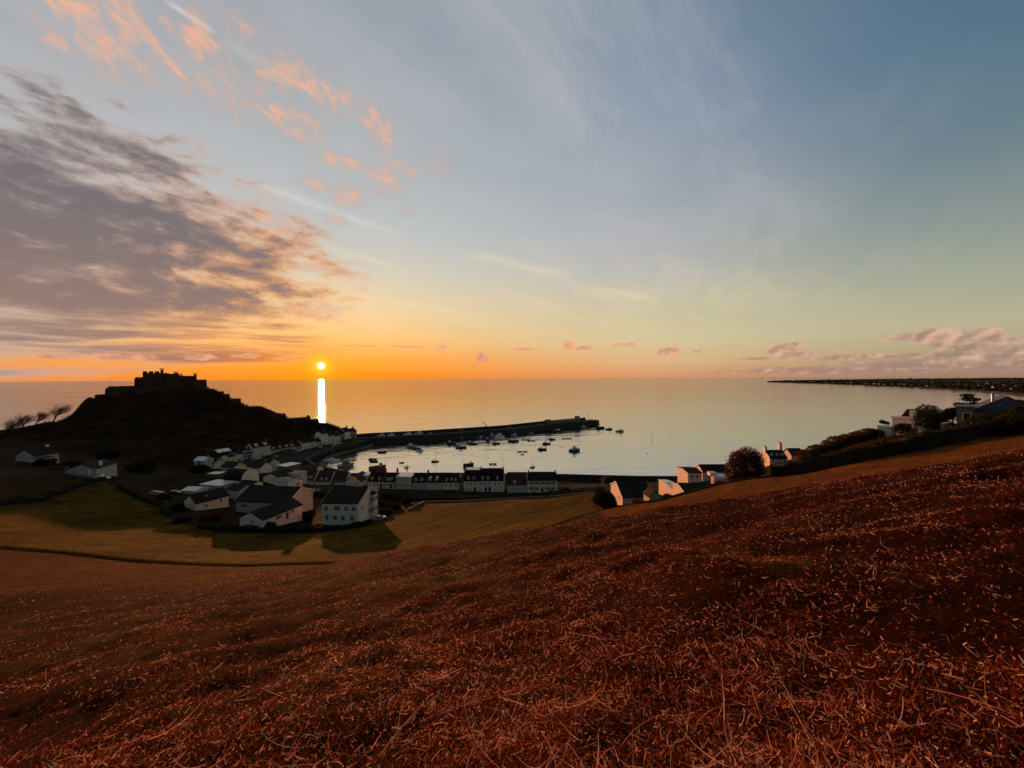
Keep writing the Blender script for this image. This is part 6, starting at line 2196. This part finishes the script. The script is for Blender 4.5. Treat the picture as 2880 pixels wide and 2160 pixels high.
def bracken():
    rng = np.random.default_rng(17)
    parts = []

    def sample(n, r0, r1, mode):
        u = rng.random(n)
        if mode == 'log':
            r = r0 * (r1 / r0) ** u
        else:
            r = 1 / (1 / r0 + u * (1 / r1 - 1 / r0))
        a = np.radians(rng.uniform(-62, 62, n))
        return r * np.sin(a), r * np.cos(a), r

    def add(n, r0, r1, mode, L0, L1, w0, w1, p0, p1, tone, curl, seg, grow=0.012, combed=0.0, gw=0.03, lo=0.06, right=False):
        X, Y, r = sample(n, r0, r1, mode)
        k = slope_mask(X, Y)
        X, Y, r = X[k], Y[k], r[k]
        cl = vnoise(X, Y, 0.9, 41) + 0.7 * vnoise(X, Y, 2.8, 42)
        k = rng.random(len(X)) < np.clip(0.62 + cl * 1.1, lo, 1) * (np.clip(0.25 + np.arctan2(X, Y) * 1.1, 0.08, 1) if right else 1)
        X, Y, r = X[k], Y[k], r[k]
        n = len(X)
        Z = ground0(X, Y) + relief(X, Y)
        L = rng.uniform(L0, L1, n) * (1 + r * grow)
        w = rng.uniform(w0, w1, n) * (1 + r * gw)
        ang = rng.uniform(0, 2 * PI, n)
        lean = rng.random(n) < combed * np.clip((2 - X) / 8, 0.1, 1)
        ang = np.where(lean, rng.normal(0.35, 0.35, n), ang)
        pitch = rng.uniform(p0, p1, n)
        V_, F_, kk = ribbons(X, Y, Z + 0.012 + 0.03 * rng.random(n), ang, pitch, L, w, rng.uniform(-curl, curl, n), seg, rng)
        t = np.clip(tone[0] + (tone[1] - tone[0]) * rng.random(n) ** (1.5 if seg == 1 else 1.0) + 0.25 * vnoise(X, Y, 1.6, 44), 0, 1)
        parts.append((V_, F_, np.repeat(t, kk)))
    # crumbled fronds: short, red-brown, lying every way
    add(240000, 1.3, 62, 'inv', 0.006, 0.022, 0.0015, 0.0042, -0.3, 1.2, (0.0, 0.84), 0.0, 1, lo=0.2)
    add(230000, 2.5, 66, 'log', 0.012, 0.042, 0.0025, 0.006, -0.3, 1.2, (0.0, 1.0), 0.0, 1, 0.035, 0.0, 0.09, lo=0.2)
    # pale broken stalks lying about
    add(3200, 1.3, 60, 'inv', 0.02, 0.13, 0.0014, 0.0036, -0.1, 0.5, (0.5, 1.15), 0.22, 4, 0.012, 0.45)
    add(13000, 3.0, 66, 'log', 0.03, 0.11, 0.0018, 0.0046, -0.1, 0.7, (0.5, 1.15), 0.22, 3, 0.022, 0.45, 0.07)
    # long whippy stems and those that still stand, thickest on the right
    add(1100, 1.3, 15, 'inv', 0.15, 0.50, 0.0020, 0.0042, -0.05, 0.4, (0.6, 1.15), 0.16, 6, 0.01)
    add(2600, 1.4, 40, 'inv', 0.07, 0.26, 0.0013, 0.0030, 0.6, 1.5, (0.35, 1.0), 0.14, 4, 0.01, right=True)
    # sheaves of stalks fallen together
    for _ in range(150):
        rr_ = 1 / rng.uniform(1 / 22.0, 1 / 1.7)
        aa = math.radians(rng.uniform(-55, 55))
        cx, cy = rr_ * math.sin(aa), rr_ * math.cos(aa)
        k = int(rng.integers(4, 13))
        X, Y = cx + rng.normal(0, 0.12, k), cy + rng.normal(0, 0.12, k)
        d0 = rng.uniform(0, 2 * PI)
        V_, F_, kk = ribbons(X, Y, ground0(X, Y) + relief(X, Y) + 0.02 + 0.05 * rng.random(k), rng.normal(d0, 0.7, k), rng.uniform(0.0, 0.8, k), rng.uniform(0.07, 0.28, k), rng.uniform(0.0018, 0.0040, k), rng.uniform(-0.28, 0.28, k), 5, rng)
        parts.append((V_, F_, np.repeat(np.clip(rng.uniform(0.5, 1.1, k), 0, 1), kk)))
    V_, F_, T_, o = [], [], [], 0
    for v, f, t in parts:
        V_.append(v)
        F_.append(f + o)
        T_.append(t)
        o += len(v)
    link('dead_bracken', np_mesh('dead_bracken', np.concatenate(V_), np.concatenate(F_), 'dead_stalk', np.concatenate(T_)), None, kind='stuff', label='cut dead bracken and straw strewn over the near slope')


bracken()


def grass():
    rng = np.random.default_rng(23)
    out = []
    for poly, n, mat, nm, lab, hh in ((STRIP_R, 60000, 'field_grass', 'dry_grass', 'short dry brown grass on the right hand strip of the slope', (0.05, 0.14)), (STRIP_L, 30000, 'field_grass', 'brown_grass', 'short brown grass at the foot of the slope on the left', (0.06, 0.16)),
                                      (MEADOW, 70000, 'green_blade', 'meadow_grass', 'short green grass of the meadow', (0.06, 0.16))):
        lo, hi = poly.min(0), poly.max(0)
        X, Y = rng.uniform(max(lo[0], -160), min(hi[0], 90), n), rng.uniform(lo[1], hi[1], n)
        k = inside(poly, X, Y) & (np.abs(np.arctan2(X, Y)) < R(60))
        X, Y = X[k], Y[k]
        m_ = len(X)
        Z = ground0(X, Y) + relief(X, Y)
        V_, F_, kk = ribbons(X, Y, Z, rng.uniform(0, 2 * PI, m_), rng.uniform(0.5, 1.5, m_), rng.uniform(*hh, m_) * 1.5, rng.uniform(0.012, 0.03, m_), rng.uniform(-0.2, 0.2, m_), 2, rng)
        link(nm, np_mesh(nm, V_, F_, mat, np.repeat(np.clip(rng.random(m_) * 0.8 + vnoise(X, Y, 5, 50) * 0.4, 0, 1), kk)), None, kind='stuff', label=lab)
    # rank grass along the bank at the meadow's lower edge
    X, Y = [], []
    for a, b in zip(BANK[1:-1], BANK[2:]):
        t = rng.random(2600)
        X.append(a.x + (b.x - a.x) * t + rng.normal(0, 0.35, 2600))
        Y.append(a.y + (b.y - a.y) * t + rng.normal(0, 0.35, 2600))
    X, Y = np.concatenate(X), np.concatenate(Y)
    Z = ground0(X, Y) + relief(X, Y)
    m_ = len(X)
    V_, F_, kk = ribbons(X, Y, Z, rng.uniform(0, 2 * PI, m_), rng.uniform(0.7, 1.5, m_), rng.uniform(0.3, 0.75, m_), rng.uniform(0.015, 0.035, m_), rng.uniform(-0.2, 0.2, m_), 3, rng)
    link('bank_grass', np_mesh('bank_grass', V_, F_, 'green_blade', np.repeat(0.5 + 0.5 * rng.random(m_), kk)), None, kind='stuff', label='rank yellow green grass along the bank below the meadow')


grass()

# ------------------------------------------------------------------ the low land across the bay
FRONT = [(2158, 1074.6), (2200, 1076.2), (2250, 1077.6), (2330, 1080), (2400, 1083), (2500, 1087.5), (2600, 1092), (2700, 1097.5), (2800, 1104), (2880, 1110.5), (2980, 1121)]
BACK = [(2163, 1073.2), (2205, 1071.0), (2255, 1069.6), (2335, 1068.2), (2405, 1067), (2505, 1065.6), (2605, 1064.6), (2705, 1063.6), (2805, 1062.8), (2885, 1062.2), (2990, 1061.6)]
FW = [atz(x, y, 0) for x, y in FRONT]
BW = [atz(x, y, 0) for x, y in BACK]


def lerp_line(L, s):
    s = np.clip(s, 0, 0.9999) * (len(L) - 1)
    i = s.astype(int)
    f = s - i
    A_ = np.array([[p.x, p.y] for p in L])
    return A_[i] * (1 - f)[:, None] + A_[i + 1] * f[:, None]


def far_land():
    ns, nt = 160, 40
    s = np.repeat(np.linspace(0, 1, ns), nt)
    t = np.tile(np.linspace(0, 1, nt) ** 2.2, ns)
    a, b = lerp_line(FW, s), lerp_line(BW, s)
    P = a * (1 - t)[:, None] + b * t[:, None]
    dist = np.linalg.norm(P - a, axis=1)
    z = np.minimum(dist * 0.07, 3.5) - 0.3 + np.clip(vnoise(P[:, 0], P[:, 1], 220, 60) * 6, -1, 4) * np.clip(dist / 200, 0, 1)
    z = np.where(t > 0.985, -1, z)
    V_ = np.concatenate([P, z[:, None]], 1)
    i, j = np.meshgrid(np.arange(ns - 1), np.arange(nt - 1), indexing='ij')
    q = i * nt + j
    F_ = np.stack([q.ravel(), (q + nt).ravel(), (q + nt + 1).ravel(), (q + 1).ravel()], 1)
    me = np_mesh('far_shore', V_, F_, 'ground_cover', None, True)
    C = np.zeros((len(V_), 4), np.float32)
    C[:, :3] = (0.040, 0.032, 0.016)
    C[:, :3] *= (1 + vnoise(P[:, 0], P[:, 1], 120, 61)[:, None] * 1.1)
    sand = (z < 2.6) & (t < 0.5)
    C[sand, :3] = (0.13, 0.085, 0.055)
    at_ = me.color_attributes.new('cover', 'FLOAT_COLOR', 'POINT')
    at_.data.foreach_set('color', C.ravel())
    link('far_shore', me, None, kind='structure')
    # trees beyond counting
    rng = np.random.default_rng(31)
    n = 3600
    s = rng.random(n) ** 0.9
    t = rng.random(n) ** 2.6
    a, b = lerp_line(FW, s), lerp_line(BW, s)
    P = a * (1 - t)[:, None] + b * t[:, None]
    dist = np.linalg.norm(P - a, axis=1)
    k = (dist > 45) & (vnoise(P[:, 0], P[:, 1], 90, 62) > -0.22) & (t < 0.95)
    P, t = P[k], t[k]
    ico = []
    for zz, rr, m_ in ((-0.9, 0.55, 6), (-0.2, 1.0, 6), (0.5, 0.85, 6)):
        for q in range(m_):
            ico.append((rr * math.cos(2 * PI * (q + zz) / m_), rr * math.sin(2 * PI * (q + zz) / m_), zz))
    ico.append((0, 0, 1.0))
    ico = np.array(ico)
    fc = []
    for l in range(2):
        for q in range(6):
            A1, B1 = l * 6 + q, l * 6 + (q + 1) % 6
            fc += [(A1, B1, B1 + 6), (A1, B1 + 6, A1 + 6)]
    fc += [(12 + q, 12 + (q + 1) % 6, 18) for q in range(6)]
    fc = np.array(fc)
    n = len(P)
    sc_ = rng.uniform(3.0, 7.5, n)[:, None, None] * np.stack([rng.uniform(0.8, 1.9, n), rng.uniform(0.8, 1.9, n), rng.uniform(0.5, 0.95, n)], 1)[:, None, :]
    V_ = ico[None] * sc_ * (1 + 0.28 * rng.normal(size=(n, len(ico), 1)))
    V_ += np.concatenate([P, np.full((n, 1), 5.0)], 1)[:, None, :]
    F_ = (fc[None] + (np.arange(n) * len(ico))[:, None, None]).reshape(-1, 3)
    link('far_trees', np_mesh('far_trees', V_.reshape(-1, 3), F_, 'far_leaf', np.repeat(rng.random(n), len(ico))), None, kind='stuff', label='dark trees covering the low land across the bay')


far_land()


def far_house(lab, x, y, w, h, rz, wall='pink_render', grp='pale houses along the far shore', d=8.0, name='far_house'):
    p = atz(x, y, 3.0)
    return house(name, lab, p, w, d, h, 2.2, rz, wall, 'slate', group=grp, foot=3, over=0.3, wins=[('front', -w * 0.25, h * 0.35, 1.0, 1.3), ('front', w * 0.25, h * 0.35, 1.0, 1.3)] if y > 1080 else ())


rr = random.Random(4)
nth = -1
ORD = ['first', 'second', 'third', 'fourth', 'fifth', 'sixth', 'seventh', 'eighth', 'ninth', 'tenth', 'eleventh', 'twelfth', 'thirteenth', 'fourteenth', 'fifteenth', 'sixteenth', 'seventeenth', 'eighteenth', 'nineteenth', 'twentieth']
ORD += ['twenty-' + k for k in ORD[:9]] + ['thirtieth'] + ['thirty-' + k for k in ORD[:9]]
for (x, y) in [(2188, 1071.4), (2196, 1071.8), (2201, 1072.2), (2226, 1072.6), (2233, 1072.8), (2246, 1073.2), (2253, 1073.6), (2276, 1073.6), (2284, 1074), (2290, 1074.4), (2324, 1075.4), (2338, 1076), (2347, 1076.4), (2354, 1076.8), (2366, 1077.2), (2384, 1077.4), (2396, 1078.2),
               (2415, 1078.8), (2423, 1079), (2431, 1079), (2438, 1079.4), (2453, 1080.4), (2460, 1080.6), (2466, 1081), (2477, 1082), (2490, 1082.4), (2510, 1082.2), (2518, 1083), (2533, 1082), (2541, 1082), (2547, 1082.2), (2566, 1084), (2590, 1086)]:
    nth += 1
    far_house('tiny pale house on the far shore, %s from the point' % ORD[nth], x, y, rr.uniform(9, 17), rr.uniform(3.5, 6), rr.uniform(-0.5, 0.3), rr.choice(['pink_render', 'white_render', 'cream_render', 'pink_render']))
far_house('long bright white building on the far shore, left half', 2622, 1089.5, 34, 6.5, -0.1, 'white_render', 'large white buildings on the far shore', 12)
far_house('lower bright white building on the far shore, right half', 2654, 1089.5, 26, 4.5, -0.1, 'white_render', 'large white buildings on the far shore', 12)
far_house('tall narrow white building among trees on the far shore', 2795, 1093, 6, 8, 0, 'white_render', None, 6)
far_house('pale tower like building near the beach at the right edge', 2847, 1100, 6, 8, 0.1, 'pink_render', None, 6)
for (i, (x, y)) in enumerate([(2690, 1084), (2725, 1083), (2760, 1086), (2830, 1084), (2865, 1088), (2700, 1079), (2780, 1080), (2850, 1079)]):
    far_house('dull grey roof among the far trees, %s of the scattered ones' % ['lowest left', 'low second', 'low third', 'low fourth', 'low rightmost', 'upper left', 'upper middle', 'upper right'][i], x, y, rr.uniform(12, 22), 4.0, rr.uniform(-0.4, 0.4), 'grey_render', 'grey roofs among the far trees')
for (lab, x, y, w, h) in [('small dark rock islet beyond the far shore', 2560, 1064.5, 60, 16), ('flat reef of rocks beyond the far shore at the right', 2600, 1064, 150, 7), ('low reef off the point across the bay', 2328, 1065.5, 50, 7)]:
    p = atz(x, y, 0)
    rng = np.random.default_rng(int(x))
    m = MB()
    n = 14
    vs = [(-w / 2 + w * k / n, (j - 1) * w * 0.12, (h * max(0, math.sin(PI * k / n)) ** 1.5 * (0.5 + 0.8 * rng.random()) if j == 1 else -1.0)) for k in range(n + 1) for j in range(3)]
    fs = [(k * 3 + j, (k + 1) * 3 + j, (k + 1) * 3 + j + 1, k * 3 + j + 1) for k in range(n) for j in range(2)]
    m.add(vs, fs)
    tag(m.build('rock_reef', 'wet_stone', None, loc=(p.x, p.y, 0)), lab, 'rock')
